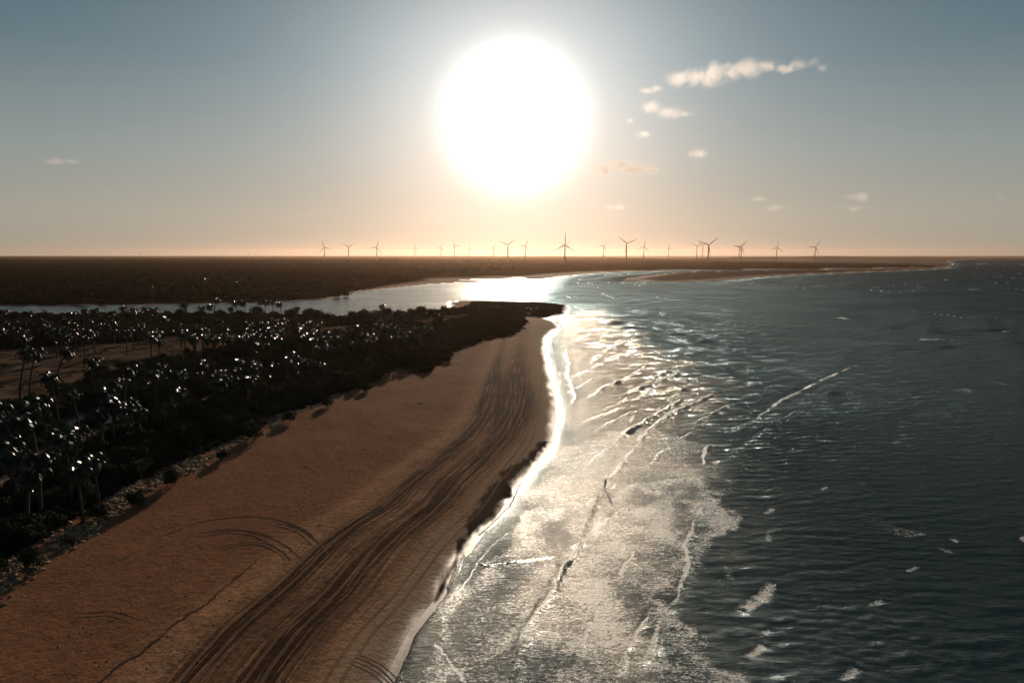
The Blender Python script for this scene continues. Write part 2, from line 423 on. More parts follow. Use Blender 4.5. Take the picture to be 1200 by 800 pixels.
cov = np.zeros_like(GX); shal = np.zeros_like(GX)
# surf foam sheet between the swash and the outer break
FOAM = poly([(446, 830), (455, 800), (490, 728), (530, 690), (550, 660), (575, 630), (600, 604), (630, 590), (690, 583), (712, 575), (760, 560), (806, 552), (842, 552), (866, 600), (856, 640), (830, 676),
             (808, 705), (850, 745), (880, 790), (900, 840)])
fd = sdf(FOAM, GX, GY) + (nz(101, 3.5, 5, 5) - .5) * 9
big = nz(102, 4, 5)
GLITTER_FOAM = poly([(575, 610), (610, 560), (640, 530), (700, 505), (760, 495), (835, 520), (845, 570), (700, 610)])
outer = sstep(GX - np.interp(GY, [55, 70, 90, 115], [7, 8.5, 14, 19]), -6, 6)
cov = np.maximum(cov, sstep(fd, -1.8, 3.4) * (.615 + .05 * outer - .26 * (big - .35) - .12 * np.exp(-((fd - 9 + 5 * nz(105, 8, 14)) / 2.2) ** 2)))
cov = np.maximum(cov, sstep(sdf(GLITTER_FOAM, GX, GY) + (nz(103, 4, 7) - .5) * 8, -3, 4) * .50)  # thin foam cover painted in for the warm sun glitter here
# long breaking crests: (pixels on the sea, ridge height, ridge width, foam amount, foam width)
CREST = [
 ([(707, 572), (724, 550), (743, 525), (760, 503), (784, 484), (817, 470), (842, 459)], .27, .8, 1.1, .6),
 ([(707, 572), (685, 613), (663, 649), (650, 690), (630, 723), (608, 783), (596, 830)], .26, .7, .0, .6),
 ([(715, 575), (722, 566), (727, 562)], .3, .6, 1., .5),
 ([(666, 442), (691, 434), (713, 420), (735, 412)], .3, 1.1, .8, .9), ([(680, 473), (707, 453), (735, 442), (760, 426)], .3, 1.0, .75, .8),
 ([(721, 464), (746, 456), (768, 448), (796, 436)], .35, 1.0, 1., .9), ([(738, 470), (762, 459), (790, 456)], .3, 1.0, .8, .8),
 ([(716, 517), (735, 506), (757, 492), (782, 478), (806, 464)], .34, .9, .9, .6), ([(736, 496), (742, 488), (744, 484)], .3, .8, 1., .8), ([(740, 560), (733, 545), (716, 540)], .0, .8, .0, .8),
 ([(826, 550), (824, 537), (829, 519)], .26, .9, 1.1, .75), ([(837, 560), (836, 550), (841, 538)], .26, .9, 1.1, .7),
 ([(837, 563), (830, 585), (817, 607), (806, 640), (806, 673), (790, 705), (773, 734), (754, 778), (742, 815)], .2, 1.0, .84, .7),
 ([(690, 462), (715, 452), (742, 440)], .25, .9, .7, .7), ([(672, 500), (700, 488), (722, 480), (740, 470)], .25, .8, .7, .6), ([(700, 395), (726, 390), (752, 392)], .25, 1.4, .6, 1.1),
 ([(694, 545), (720, 520), (742, 500), (770, 480), (800, 455), (822, 440)], .16, .7, .55, .5), ([(846, 545), (870, 520), (900, 500), (940, 478), (980, 455)], .2, 1.0, .45, .7), ([(800, 500), (830, 487), (860, 470)], .2, .8, .6, .5),
 ([(590, 800), (620, 735), (646, 695), (668, 655), (690, 620)], .08, .5, .75, .3), ([(668, 800), (690, 740), (720, 690), (745, 640), (760, 600)], .10, .6, .8, .5), ([(500, 716), (540, 690), (575, 640), (612, 610)], .04, .4, .8, .3),
 ([(690, 430), (700, 418), (720, 405), (742, 398)], .25, 1.1, .7, .8), ([(720, 800), (735, 765), (760, 720), (780, 690)], .12, .5, .8, .4), ([(640, 700), (662, 662), (688, 632), (716, 606), (748, 584)], .12, .5, .85, .35), ([(672, 560), (694, 540), (716, 522)], .14, .5, .7, .35), ([(745, 560), (775, 530), (800, 512), (822, 500)], .18, .6, .7, .5), ([(650, 470), (680, 452), (700, 440)], .16, .8, .7, .6), ([(668, 402), (690, 392), (712, 386)], .2, 1.2, .7, .9), ([(641, 544), (674, 536), (716, 525)], .05, .6, .7, .35), ([(619, 602), (647, 597), (680, 594), (705, 580)], .05, .5, .7, .35),
 ([(660, 539), (632, 549), (612, 559), (605, 577), (600, 592), (590, 599), (580, 612), (560, 627), (547, 640), (540, 652), (533, 672), (514, 702)], .06, .3, .9, .3),
 ([(663, 407), (662, 415), (666, 426), (665, 442), (674, 464), (668, 480)], .2, .8, .9, .8), ([(655, 386), (648, 392), (641, 398), (642, 412), (645, 430), (649, 450), (656, 468), (657, 490), (648, 512)], .05, .8, 1.0, .7),
 ([(500, 742), (522, 768), (545, 800), (550, 812)], .08, .25, 1., .22), ([(545, 650), (570, 662), (610, 657), (660, 650)], .12, .35, .7, .25), ([(586, 655), (597, 640), (604, 636)], .1, .3, .2, .2),
 ([(850, 507), (866, 499), (885, 491), (915, 470), (960, 447), (1004, 427)], .10, 1.3, .66, 1.2),
 ([(690, 404), (715, 398), (740, 400)], .3, 1.3, .6, 1.0), ([(672, 390), (700, 385), (722, 388)], .3, 1.5, .6, 1.2), ([(650, 379), (641, 374), (637, 371.5)], .05, 1, 1.1, 1.3),
 ([(690, 424), (712, 412), (728, 404)], .3, 1.1, .7, .9), ([(700, 484), (722, 474), (742, 462), (760, 446), (786, 432)], .3, 1., .7, .7), ([(690, 510), (712, 498), (730, 487), (752, 478)], .3, .9, .7, .5),
 ([(884, 712), (897, 695), (906, 680)], .5, 1.0, .75, 1.0), ([(870, 716), (880, 711), (885, 705)], .4, 1., .9, .9), ([(873, 772), (884, 766), (899, 755)], .5, .8, 1.1, .5),
 ([(885, 750), (895, 744), (908, 738)], .4, .8, .6, .5), ([(898, 604), (906, 594)], .45, .8, 1., .6), ([(899, 640), (905, 622), (908, 614)], .4, .8, .6, 1.), ([(893, 578), (905, 572), (920, 568)], .35, .8, .5, .6),
 ([(990, 800), (1000, 786), (1010, 780)], .5, .8, .6, .6), ([(1010, 716), (1024, 710), (1040, 704)], .4, .8, .6, .6), ([(1022, 578), (1033, 570)], .4, .8, .8, .5), ([(960, 575), (972, 570)], .4, .8, .6, .5),
 ([(1060, 672), (1072, 668), (1078, 664)], .4, .8, .8, .4), ([(1000, 762), (1030, 748), (1080, 742)], .35, .8, .35, .6), ([(838, 656), (850, 668), (862, 690)], .2, .7, .5, 1.0), ([(820, 672), (842, 682), (858, 700)], .2, .7, .5, .9),
 ([(1075, 398), (1090, 398), (1112, 399)], .3, 2.4, 1.1, 1.6), ([(960, 374), (985, 373), (1000, 376)], .3, 3, .8, 1.8), ([(1172, 390), (1186, 387)], .4, 2, 1.3, 1.5), ([(1036, 387), (1046, 386)], .3, 2, .8, 1.5),
 ([(740, 331), (800, 331.6), (880, 333), (940, 334.5), (1000, 336.5), (1080, 338), (1200, 341)], .5, 7, .62, 5.), ([(870, 335), (960, 337)], .3, 5, .5, 4),
 ([(1120, 310), (1160, 309), (1240, 309)], .3, 30, .55, 22), ([(1118, 315), (1200, 314)], .3, 20, .35, 16),
]
for pts, hh, hw, fa, fw in CREST:
    P = poly(pts)
    pad = max(hw, fw) * 8 + 6
    x0, y0 = P.min(0) - pad; x1, y1 = P.max(0) + pad
    r0, r1 = np.searchsorted(rows, [y0, y1]); r1 = min(r1 + 1, len(rows))
    if r1 <= r0: continue
    xs_, ys_ = GX[r0:r1], GY[r0:r1]
    wb = (fbm(xs_ / (hw * 3), ys_ / (hw * 5), 111) - .5) * hw * 2.2
    dd = pdist(P, xs_ + wb, ys_ + wb * .5)
    ends = np.minimum(np.hypot(xs_ - P[0, 0], ys_ - P[0, 1]), np.hypot(xs_ - P[-1, 0], ys_ - P[-1, 1]))
    L = np.sqrt(((P[1:] - P[:-1]) ** 2).sum(1)).sum()
    tp = sstep(ends, 0, min(L * .25, 6 + hw * 3))
    if L < 12 and P[0, 1] < 150: fa = min(fa, .78); fw = fw * 1.7
    brk = .35 + .95 * fbm(xs_ / (2 + hw * 1.6), ys_ / (4 + hw * 3), 112, 3)
    sp = RS[r0:r1]
    H0[r0:r1] += (1.2 if L > 12 else .12) * hh * tp * np.exp(-(dd / np.maximum(hw, sp * .8)) ** 2) * brk
    cov[r0:r1] = np.maximum(cov[r0:r1], fa * (.2 + .8 * tp) * np.maximum(np.clip(brk * 1.05, 0, 1.05) * np.exp(-(dd / np.maximum(fw * .75, sp * .55)) ** 2), .52 * brk * np.exp(-dd / (fw * 3.2))))
# scattered whitecaps offshore, and surf on the far spit
wc = fbm(GX / 5.5 + GY * .02, GY / (7 + RS * 1.2), 121, 3)
cap = sstep(wc, .70, .78) * sstep(OUT, 30, 70) * (1 - riv) * sstep(fbm(GX / 80, GY / 120, 122, 2), .40, .6) * .75
cov = np.maximum(cov, cap)
cov = np.maximum(cov, np.where((OUT > -2) & (OUT < 60) & (GY > 850) & (GX > 180) & (Cc > -60), np.exp(-((OUT - 6) / 9) ** 2) * (.45 + .5 * fbm(GX / 40, GY / 60, 123)), 0))
shal = np.exp(-np.maximum(OUT, 0) / 13.0) * (1 - .6 * riv)
shal = np.maximum(shal, .55 * np.exp(-(np.maximum(OUT - 8, 0) / 22) ** 2) * sstep(GY, 90, 200) * (1 - riv))
SZ = H0 - .03 * (1 - sstep(OUT, 0, 6))
GLITTER_ZONE = poly([(500, 800), (560, 640), (640, 520), (655, 450), (645, 372), (700, 362), (760, 400), (815, 430), (838, 470), (832, 560), (800, 620), (740, 800)])
surf = sstep(sdf(GLITTER_ZONE, GX, GY) + (nz(104, 6, 12) - .5) * 22, -14, 14)  # shallow zone; stronger sun glitter is put into its colour and reflectance
chop = np.clip((.50 + .6 * openw) * (1 - .90 * riv) * sstep(OUT, -.5, 3) * (1 - .50 * surf * (1 - .8 * sstep(GY, 105, 200))), 0, 1.2)
windr = sstep(GY, 120, 900) * (1 - .3 * riv)
lag = np.where((B < 0) & (GY > 1200) & (Cc > -400) & (GX > 50) & (inside(poly([(640, 327), (735, 329.2), (800, 318.6), (1100, 312.4), (1100, 309), (640, 316)]), GX, GY)), 1.0, 0.0)
m_sea, t, out = new_mat('sea_water')
tc = t.new('ShaderNodeTexCoord').outputs['Object']
cv, sh, ch, rv = [t.attr(k).outputs['Fac'] for k in ('foam', 'shallow', 'chop', 'river')]
wn_ = t.attr('wind').outputs['Fac']
w1 = t.noise(t.scale(tc, (.55, 1.7, .5)), 1.0, 7.0, .70, .5)
w5 = t.noise(t.scale(tc, (2.6, 6.5, 1.)), 1.0, 3.0, .6, .2)
w2 = t.noise(t.scale(tc, (1.1, 3.2, 1.)), 1.0, 4.0, .6, .3)
w3 = t.noise(t.scale(tc, (.05, .11, .1)), 1.0, 4.0, .6, .2)
hgt = t.m('ADD', t.m('MULTIPLY', w1, 1.35), t.m('MULTIPLY', w2, .34))
w4 = t.noise(t.scale(tc, (.020, .045, .1)), 1.0, 5.0, .62, .2)
hgt = t.m('ADD', hgt, t.m('MULTIPLY', w5, .11))
w6 = t.noise(t.scale(tc, (.12, .42, .3)), 1.0, 3.0, .6, .3)
hgt = t.m('ADD', hgt, t.m('MULTIPLY', w6, t.m('ADD', .12, t.m('MULTIPLY', t.ss(wn_, 0.0, .16), 3.2))))
w7 = t.noise(t.scale(tc, (.007, .018, .1)), 1.0, 4.0, .65, .2)
hgt = t.m('ADD', hgt, t.m('MULTIPLY', w7, t.m('MULTIPLY', wn_, 45.0)))
hgt = t.m('ADD', hgt, t.m('MULTIPLY', w3, t.m('ADD', .35, t.m('MULTIPLY', wn_, 4.0))))
hgt = t.m('ADD', hgt, t.m('MULTIPLY', w4, t.m('MULTIPLY', wn_, 16.0)))
hgt = t.m('MULTIPLY', hgt, ch)
f1 = t.noise(t.scale(tc, (1.5, 3.0, 1.)), 1.0, 6.0, .74, 1.1)
f2 = t.noise(t.scale(tc, (3.4, 5.2, 1.)), 1.0, 3.0, .65, .3)
f0 = t.noise(t.scale(tc, (.22, .34, 1.)), 1.0, 3.0, .6, .6)
fn = t.m('ADD', t.m('ADD', t.m('MULTIPLY', f1, .56), t.m('MULTIPLY', f2, .36)), t.m('MULTIPLY', f0, .08))
foam = t.ss(t.m('SUBTRACT', t.m('ADD', t.m('MULTIPLY', cv, .50), .20), fn), -.07, .12)
foam = t.m('MULTIPLY', foam, t.ss(cv, .02, .2))
deep = t.mix(t.ss(t.noise(t.scale(tc, (.012, .02, .01)), 1.0, 3.0), .4, .6), (.005, .024, .032), (.008, .031, .039))
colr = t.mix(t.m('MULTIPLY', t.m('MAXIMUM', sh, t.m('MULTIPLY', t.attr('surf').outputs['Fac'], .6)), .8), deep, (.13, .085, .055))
colr = t.mix(foam, colr, t.mix(f2, (.56, .58, .57), (.82, .84, .83)))
rgh = t.mixf(foam, t.m('ADD', .13, t.m('MULTIPLY', wn_, .14)), .5)
hgt = t.m('MULTIPLY', hgt, t.m('SUBTRACT', 1.0, t.m('MULTIPLY', foam, .75)))
hgt = t.m('ADD', hgt, t.m('MULTIPLY', t.m('MULTIPLY', foam, t.m('ADD', f2, f1)), .22))
nrm = bump(t, hgt, 1.0, 1.0)
p = principled(t, None, colr, rgh, t.mixf(foam, 0.0, .6), nrm)
# open water: body colour under a wind-roughened, partly self-masked reflecting surface
fr = t.new('ShaderNodeFresnel'); fr.inputs[0].default_value = 1.333; t.l.new(nrm, fr.inputs['Normal'])
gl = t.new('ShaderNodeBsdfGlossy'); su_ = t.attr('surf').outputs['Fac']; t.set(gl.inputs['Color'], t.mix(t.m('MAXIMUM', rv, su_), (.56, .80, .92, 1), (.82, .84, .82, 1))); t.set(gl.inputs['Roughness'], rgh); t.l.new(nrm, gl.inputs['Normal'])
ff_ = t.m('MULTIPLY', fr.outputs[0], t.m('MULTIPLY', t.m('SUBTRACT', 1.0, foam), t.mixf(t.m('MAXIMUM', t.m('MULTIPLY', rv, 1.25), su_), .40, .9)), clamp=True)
ms = t.new('ShaderNodeMixShader'); t.l.new(ff_, ms.inputs[0]); t.l.new(p.outputs[0], ms.inputs[1]); t.l.new(gl.outputs[0], ms.inputs[2]); t.l.new(ms.outputs[0], out.inputs[0])
keep = quad(LAND < 14) | ~quad(~(LAND < 3))
keep = ~(quad(LAND > 4))
sea = grid_mesh('sea', GX, GY, SZ, keep, m_sea, dict(foam=cov, shallow=shal, chop=chop, river=riv, wind=windr, surf=surf))
tag(sea, 'dark teal sea with surf and the bright river mouth', kind='structure')

pv = [(x, y, 1.62) for x, y in POND * 1.0]
cx, cy = POND.mean(0)
m_pond, t, out = new_mat('pond_water')
principled(t, out, (.008, .014, .018), .06, .5, bump(t, t.noise(t.new('ShaderNodeTexCoord').outputs['Object'], 1.5, 3.0), .8, .12), ior=1.12)
pv = [(cx + (x - cx) * 1.12, cy + (y - cy) * 1.12, 1.55) for x, y in POND]
pond = mesh_obj('pond', pv, [tuple(range(len(pv)))[::-1]], m_pond)
if pond.data.polygons[0].normal.z < 0: pond.data.flip_normals()
tag(pond, 'small dark still pond between the palms', kind='structure')

# ------------------------------------------------------------------ haze
hb = 33500.
bm = bmesh.new(); bmesh.ops.create_cube(bm, size=1.0)
for v in bm.verts: v.co = Vector((v.co.x * 2 * hb, (v.co.y + .5) * 20700 - 550, -4.5 + (v.co.z + .5) * 175))
m_haze, t, out = new_mat('haze')
pvn = t.new('ShaderNodeVolumePrincipled'); pvn.inputs['Color'].default_value = (.95, .64, .45, 1)
pvn.inputs['Density'].default_value = .000019; pvn.inputs['Anisotropy'].default_value = .74
t.l.new(pvn.outputs[0], out.inputs[1])
haze = bm_obj('haze', bm, m_haze); tag(haze, 'warm evening haze over the far land', kind='stuff')
# ------------------------------------------------------------------ plant materials and meshes
def leaf_mat(name, c1, c2, rough=.6, spec=.2, trans=.25):
    m_, t, out = new_mat(name)
    geo = t.new('ShaderNodeNewGeometry'); oi = t.new('ShaderNodeObjectInfo')
    tc = t.new('ShaderNodeTexCoord').outputs['Object']
    f = t.m('ADD', t.m('MULTIPLY', geo.outputs['Random Per Island'], .6), t.m('MULTIPLY', oi.outputs['Random'], .4))
    f = t.m('ADD', t.m('MULTIPLY', f, .7), t.m('MULTIPLY', t.noise(tc, .9, 2.0), .3))
    c_ = t.mix(f, c1, c2)
    p = principled(t, None, c_, rough, spec)
    tr = t.new('ShaderNodeBsdfTranslucent'); t.l.new(c_, tr.inputs[0])
    mx = t.new('ShaderNodeMixShader'); mx.inputs[0].default_value = trans
    t.l.new(p.outputs[0], mx.inputs[1]); t.l.new(tr.outputs[0], mx.inputs[2]); t.l.new(mx.outputs[0], out.inputs[0])
    return m_
def plain_mat(name, c1, c2, scale=2.0, rough=.85, spec=.3, bm_=.02):
    m_, t, out = new_mat(name)
    tc = t.new('ShaderNodeTexCoord').outputs['Object']
    n = t.noise(tc, scale, 4.0, .6)
    principled(t, out, t.mix(n, c1, c2), rough, spec, bump(t, n, .6, bm_))
    return m_
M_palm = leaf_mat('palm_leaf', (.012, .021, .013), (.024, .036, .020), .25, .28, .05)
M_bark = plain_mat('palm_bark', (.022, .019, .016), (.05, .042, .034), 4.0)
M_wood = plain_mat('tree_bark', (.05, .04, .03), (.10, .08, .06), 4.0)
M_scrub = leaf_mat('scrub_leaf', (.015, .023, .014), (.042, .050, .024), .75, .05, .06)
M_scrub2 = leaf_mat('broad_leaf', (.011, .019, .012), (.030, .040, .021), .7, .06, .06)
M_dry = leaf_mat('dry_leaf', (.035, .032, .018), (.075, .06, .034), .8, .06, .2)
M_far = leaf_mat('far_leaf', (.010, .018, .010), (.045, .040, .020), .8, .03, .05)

def quads_mesh(name, Q, mats, midx=None, smooth=False):
    """Q: (n,k,3) polygons with k corners"""
    n, k, _ = Q.shape
    me = bpy.data.meshes.new(name)
    me.vertices.add(n * k); me.vertices.foreach_set('co', Q.reshape(-1).astype(np.float32))
    me.loops.add(n * k); me.loops.foreach_set('vertex_index', np.arange(n * k, dtype=np.int32))
    me.polygons.add(n); me.polygons.foreach_set('loop_start', np.arange(0, n * k, k, dtype=np.int32))
    me.update()
    for m_ in mats: me.materials.append(m_)
    return me
def clump(name, seed, rx, rz, n, size, lobes, mat, low=.12, core=True):
    """uneven foliage body: leaf-sized faces through several lobes, gaps between"""
    r = np.random.RandomState(seed)
    ctr = []
    for i in range(lobes):
        a = r.rand() * 6.28; q = math.sqrt(r.rand()) * .62
        ctr.append((math.cos(a) * q * rx, math.sin(a) * q * rx, rz * (low + .35 + .45 * r.rand() * (1 - q)), (.30 + .26 * r.rand()) * rx, (.26 + .2 * r.rand()) * rz))
    ctr = np.array(ctr)
    k = r.randint(0, lobes, n)
    d_ = r.normal(size=(n, 3)); d_ /= np.linalg.norm(d_, axis=1)[:, None]
    rad = (.55 + .5 * r.rand(n) ** .6) * (1 + .25 * np.sin(5 * d_[:, 0] + k) * np.cos(4 * d_[:, 1]))
    P = np.stack([ctr[k, 0] + d_[:, 0] * rad * ctr[k, 3], ctr[k, 1] + d_[:, 1] * rad * ctr[k, 3], ctr[k, 2] + d_[:, 2] * rad * ctr[k, 4]], 1)
    P[:, 2] = np.maximum(P[:, 2], low * rz * .4 * r.rand(n))
    nrm = d_ + r.normal(size=(n, 3)) * .55; nrm /= np.linalg.norm(nrm, axis=1)[:, None]
    a = np.cross(nrm, r.normal(size=(n, 3))); a /= np.linalg.norm(a, axis=1)[:, None]; b = np.cross(nrm, a)
    s_ = size * (.6 + .8 * r.rand(n))[:, None]
    Q = np.stack([P - a * s_, P - b * s_ * .45, P + a * s_, P + b * s_ * .45], 1)
    me = quads_mesh(name, Q, [mat])
    return me
def tube(bm, pts, rad, seg=7):
    rings = []
    for i, p in enumerate(pts):
        p = Vector(p); nx = Vector(pts[min(i + 1, len(pts) - 1)]) - Vector(pts[max(i - 1, 0)])
        q = nx.to_track_quat('Z', 'Y') if nx.length else Euler((0, 0, 0)).to_quaternion()
        rings.append([bm.verts.new(p + q @ Vector((math.cos(k / seg * 6.2832) * rad[i], math.sin(k / seg * 6.2832) * rad[i], 0))) for k in range(seg)])
    for a, b in zip(rings, rings[1:]):
        for k in range(seg): bm.faces.new((a[k], a[(k + 1) % seg], b[(k + 1) % seg], b[k]))
    bm.faces.new(rings[0][::-1]); bm.faces.new(rings[-1])
def bm_mesh(name, bm, mat, smooth=True):
    bm.normal_update(); me = bpy.data.meshes.new(name); bm.to_mesh(me); bm.free(); me.materials.append(mat)
    if smooth: me.polygons.foreach_set('use_smooth', [True] * len(me.polygons))
    return me

# coconut palm: leaning ringed trunk, drooping fronds of paired leaflets
def palm_meshes(seed, H_, lean):
    r = random.Random(seed)
    bm = bmesh.new(); n = 11; pts = []; rad = []
    la = r.random() * 6.28
    for i in range(n):
        f = i / (n - 1)
        x = lean * (f ** 1.8); pts.append((x * math.cos(la), x * math.sin(la), H_ * f - .3 * (1 - f)))
        rad.append(.26 * (1 - .45 * f) + (.12 if i == 0 else 0) + (.012 if i % 2 else 0))
    tube(bm, pts, rad, 8)
    trunk = bm_mesh('palm_trunk', bm, M_bark)
    top = Vector(pts[-1])
    Q = []
    nf = 18
    for k in range(nf):
        az = k * 2.39996 + r.random() * .4; rise = 1.2 - 1.9 * (k / nf) + r.uniform(-.12, .12)
        Lf = r.uniform(2.6, 3.7) * (1 if k > 3 else .85)
        dirh = Vector((math.cos(az), math.sin(az), 0)); side = Vector((-math.sin(az), math.cos(az), 0))
        p = Vector((0, 0, 0)); ang = rise; m_ = 16; st = Lf / m_; path = [p.copy()]; tans = []
        for i in range(m_):
            tdir = dirh * math.cos(ang) + Vector((0, 0, 1)) * math.sin(ang)
            p = p + tdir * st; path.append(p.copy()); tans.append(tdir); ang -= .10 + .055 * i / m_ * 2
        tw = r.uniform(-.35, .35)
        for i in range(m_):
            td = tans[i]; up = side.cross(td) * -1
            if up.z < 0 and i < 3: up = -up
            a, b = path[i], path[i + 1]
            wv = side * .045 * (1 - i / m_ * .7)
            Q.append((a - wv, a + wv, b + wv * .9, b - wv * .9))
            if i == 0: continue
            f = i / m_
            ll = 1.0 * math.sin(min(1, .25 + f * 1.15) * math.pi * .86) * (1 if Lf > 3 else .8) + .12
            for sg in (-1, 1):
                for h_ in (0, .5):
                    q0 = a.lerp(b, h_)
                    droop = .62 + .25 * f + r.uniform(-.12, .12) + sg * tw * .5
                    ld = (side * sg * math.cos(droop) - up * math.sin(droop) + td * .55).normalized()
                    e = q0 + ld * ll + Vector((0, 0, -.10 * ll))
                    mid_ = q0 + ld * ll * .45
                    wd = td * .050
                    Q.append((q0 - wd * .5, mid_ - wd, e, mid_ + wd))
    Q = np.array([[tuple(v) for v in q] for q in Q])
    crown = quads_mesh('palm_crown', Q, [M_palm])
    return trunk, crown, top
PAL = []
for k in range(5):
    H_ = (10.5, 12.0, 8.5, 11.0, 6.5)[k]
    tr_, cr_, top = palm_meshes(100 + k, H_, (1.0, 2.4, .6, 3.4, .8)[k])
    PAL.append((tr_, cr_, top, H_))
prnd = random.Random(11)
npalm = 0
def make_palm(x, y, kind, s, label, group, rz=None):
    global npalm
    trm, crm, top, H_ = PAL[kind]
    z0 = float(gz(np.array([x]), np.array([y]))[0])
    root = empty('coconut_palm', (x, y, z0), prnd.random() * 6.28 if rz is None else rz); root.scale = (s, s, s)
    a = link(bpy.data.objects.new('trunk', trm)); a.parent = root
    b = link(bpy.data.objects.new('crown', crm)); b.parent = root; b.location = top
    b.rotation_euler = (prnd.uniform(-.12, .12), prnd.uniform(-.12, .12), prnd.random() * 6.28)
    b.scale = (prnd.uniform(.9, 1.1),) * 3
    tag(root, label, 'palm tree', group); npalm += 1
    return root
def crown_at(px, py, h_=None, **kw):
    """palm whose crown centre stands at photo pixel px,py, for a palm h_ metres tall"""
    kind = min(range(5), key=lambda k: abs(PAL[k][3] - h_)); s = h_ / PAL[kind][3]
    x, y = at(px, py, h_ + 2.4)
    return x, y, kind, s
SOLO = [
 (18, 413, 12.5, 'tall slim coconut palm on the open clearing, left one of the pair'), (30, 416, 11.5, 'coconut palm with bare trunk, right one of the pair on the clearing'),
 (9, 522, 8, 'large coconut palm with silver-lit fronds cut by the left edge'), (42, 536, 8.5, 'dark coconut palm by the red soil at lower left'),
 (27, 556, 7, 'coconut palm lowest in the grove with one bright hanging frond'), (78, 516, 9.5, 'dark tall coconut palm left of the small pond'), (112, 536, 7.5, 'coconut palm with bright arched fronds in front of the dark scrub'),
 (92, 548, 7.5, 'shorter coconut palm beside the one with bright arched fronds'), (38, 478, 10, 'coconut palm leaning over the far rim of the path at left'), (64, 440, 10.5, 'coconut palm with shiny crown in the middle of the clearing'),
 (105, 424, 8, 'small dark coconut palm alone on the pale clearing'), (140, 427, 11.5, 'tall shiny coconut palm right of the small dark one on the clearing'), (132, 452, 10.5, 'bushy coconut palm cluster head nearest above the pond'),
 (181, 441, 10, 'coconut palm with star of white glints above the pond'), (215, 461, 6.5, 'low coconut palm at the rim of the dark scrub right of the pond'), (165, 483, 7, 'small coconut palm standing on the right shore of the pond'),
 (446, 358.5, 9.5, 'lone coconut palm silhouetted against the bright river'), (188, 429, 5.5, 'young coconut palm between clearing and scrub'), (118, 485, 8, 'coconut palm on the near rim of the pond'),
 (60, 414, 11, 'coconut palm at the far side of the clearing'), (152, 474, 7.5, 'coconut palm between pond and bushy palm cluster'),
]
for px, py, h_, lab in SOLO:
    x, y, k, s = crown_at(px, py, h_); make_palm(x, y, k, s, lab, 'coconut palms around the clearing and pond')
SIL = [(2, 366, 9), (34, 368.5, 9), (82, 368.5, 9), (97, 364.5, 10.5), (108, 364.5, 10.5), (130, 367, 9.5), (140, 362.5, 11), (160, 364, 10.5), (170, 364, 11), (178, 362, 11), (222, 358, 12), (248, 351, 13), (254, 358, 11), (278, 354.5, 12),
       (289, 355, 12), (302, 354, 12.5), (309, 355, 12), (320, 354.5, 12), (331, 357, 11), (236, 361, 10.5), (268, 361, 10), (346, 362, 9.5)]
for i, (px, py, h_) in enumerate(SIL):
    x, y, k, s = crown_at(px, py, h_)
    make_palm(x, y, k, s, None, 'palm row on the near river bank')
REG = [((-10, 180), (377, 398), 46, 'palm crown in the dense grove left below the river', 'palm grove below the river', 7.6), ((180, 335), (373, 400), 46, 'palm crown in the middle grove between river and clearing', 'middle palm grove', 7.6),
       ((300, 440), (378, 432), 42, 'glinting palm in the central grove right of the clearing', 'central palm grove', 7.2), ((415, 520), (368, 418), 38, 'glinting palm in the grove nearest the sandbank', 'palm grove by the sandbank', 6.8),
       ((205, 305), (424, 452), 20, 'glinting palm in the clump beside the sandy track', 'palm clump beside the track', 6.6), ((50, 140), (440, 515), 6, 'dark palm in the loose grove left of the pond', 'loose palm grove left of the pond', 9.5),
       ((-10, 60), (470, 560), 5, 'palm in the shadowy grove at the lower left edge', 'palms at the lower left edge', 9)]
pts = [crown_at(px, py, h_)[:2] for px, py, h_, _ in SOLO] + [crown_at(px, py, h_)[:2] for px, py, h_ in SIL]
for (x0, x1), (y0, y1), n, lab, grp, hm in REG:
    tries = 0; got = 0
    while got < n and tries < n * 40:
        tries += 1
        px, py = prnd.uniform(x0, x1), prnd.uniform(y0, y1); h_ = hm * prnd.uniform(.78, 1.15)
        if grp == 'central palm grove' and py > 440 - (px - 300) * .28 + 8: continue
        if grp.endswith('sandbank') and py > 421 - abs(px - 460) * .35: continue
        x, y, k, s = crown_at(px, py, h_)
        g_, a_, b_, c__, v_, _, pd_ = gz(np.array([x]), np.array([y]), True)
        if a_[0] < 4 or v_[0] < 8 or pd_[0] > -1.5: continue
        if sdf(CLEAR[0], np.array([x]), np.array([y]))[0] > 2 and prnd.random() < .8: continue
        md = min((x - q) ** 2 + (y - r_) ** 2 for q, r_ in pts)
        if md < 3.4 ** 2: continue
        pts.append((x, y)); make_palm(x, y, k, s, None, grp); got += 1
for i in range(26):
    px = prnd.uniform(150, 430); py = prnd.uniform(314, 345) if px < 330 else prnd.uniform(318, 340)
    x, y, k, s = crown_at(px, py, 12.0)
    if gz(np.array([x]), np.array([y]), True)[2][0] > 5:
        make_palm(x, y, k, s, None, 'palms in the wood across the river')

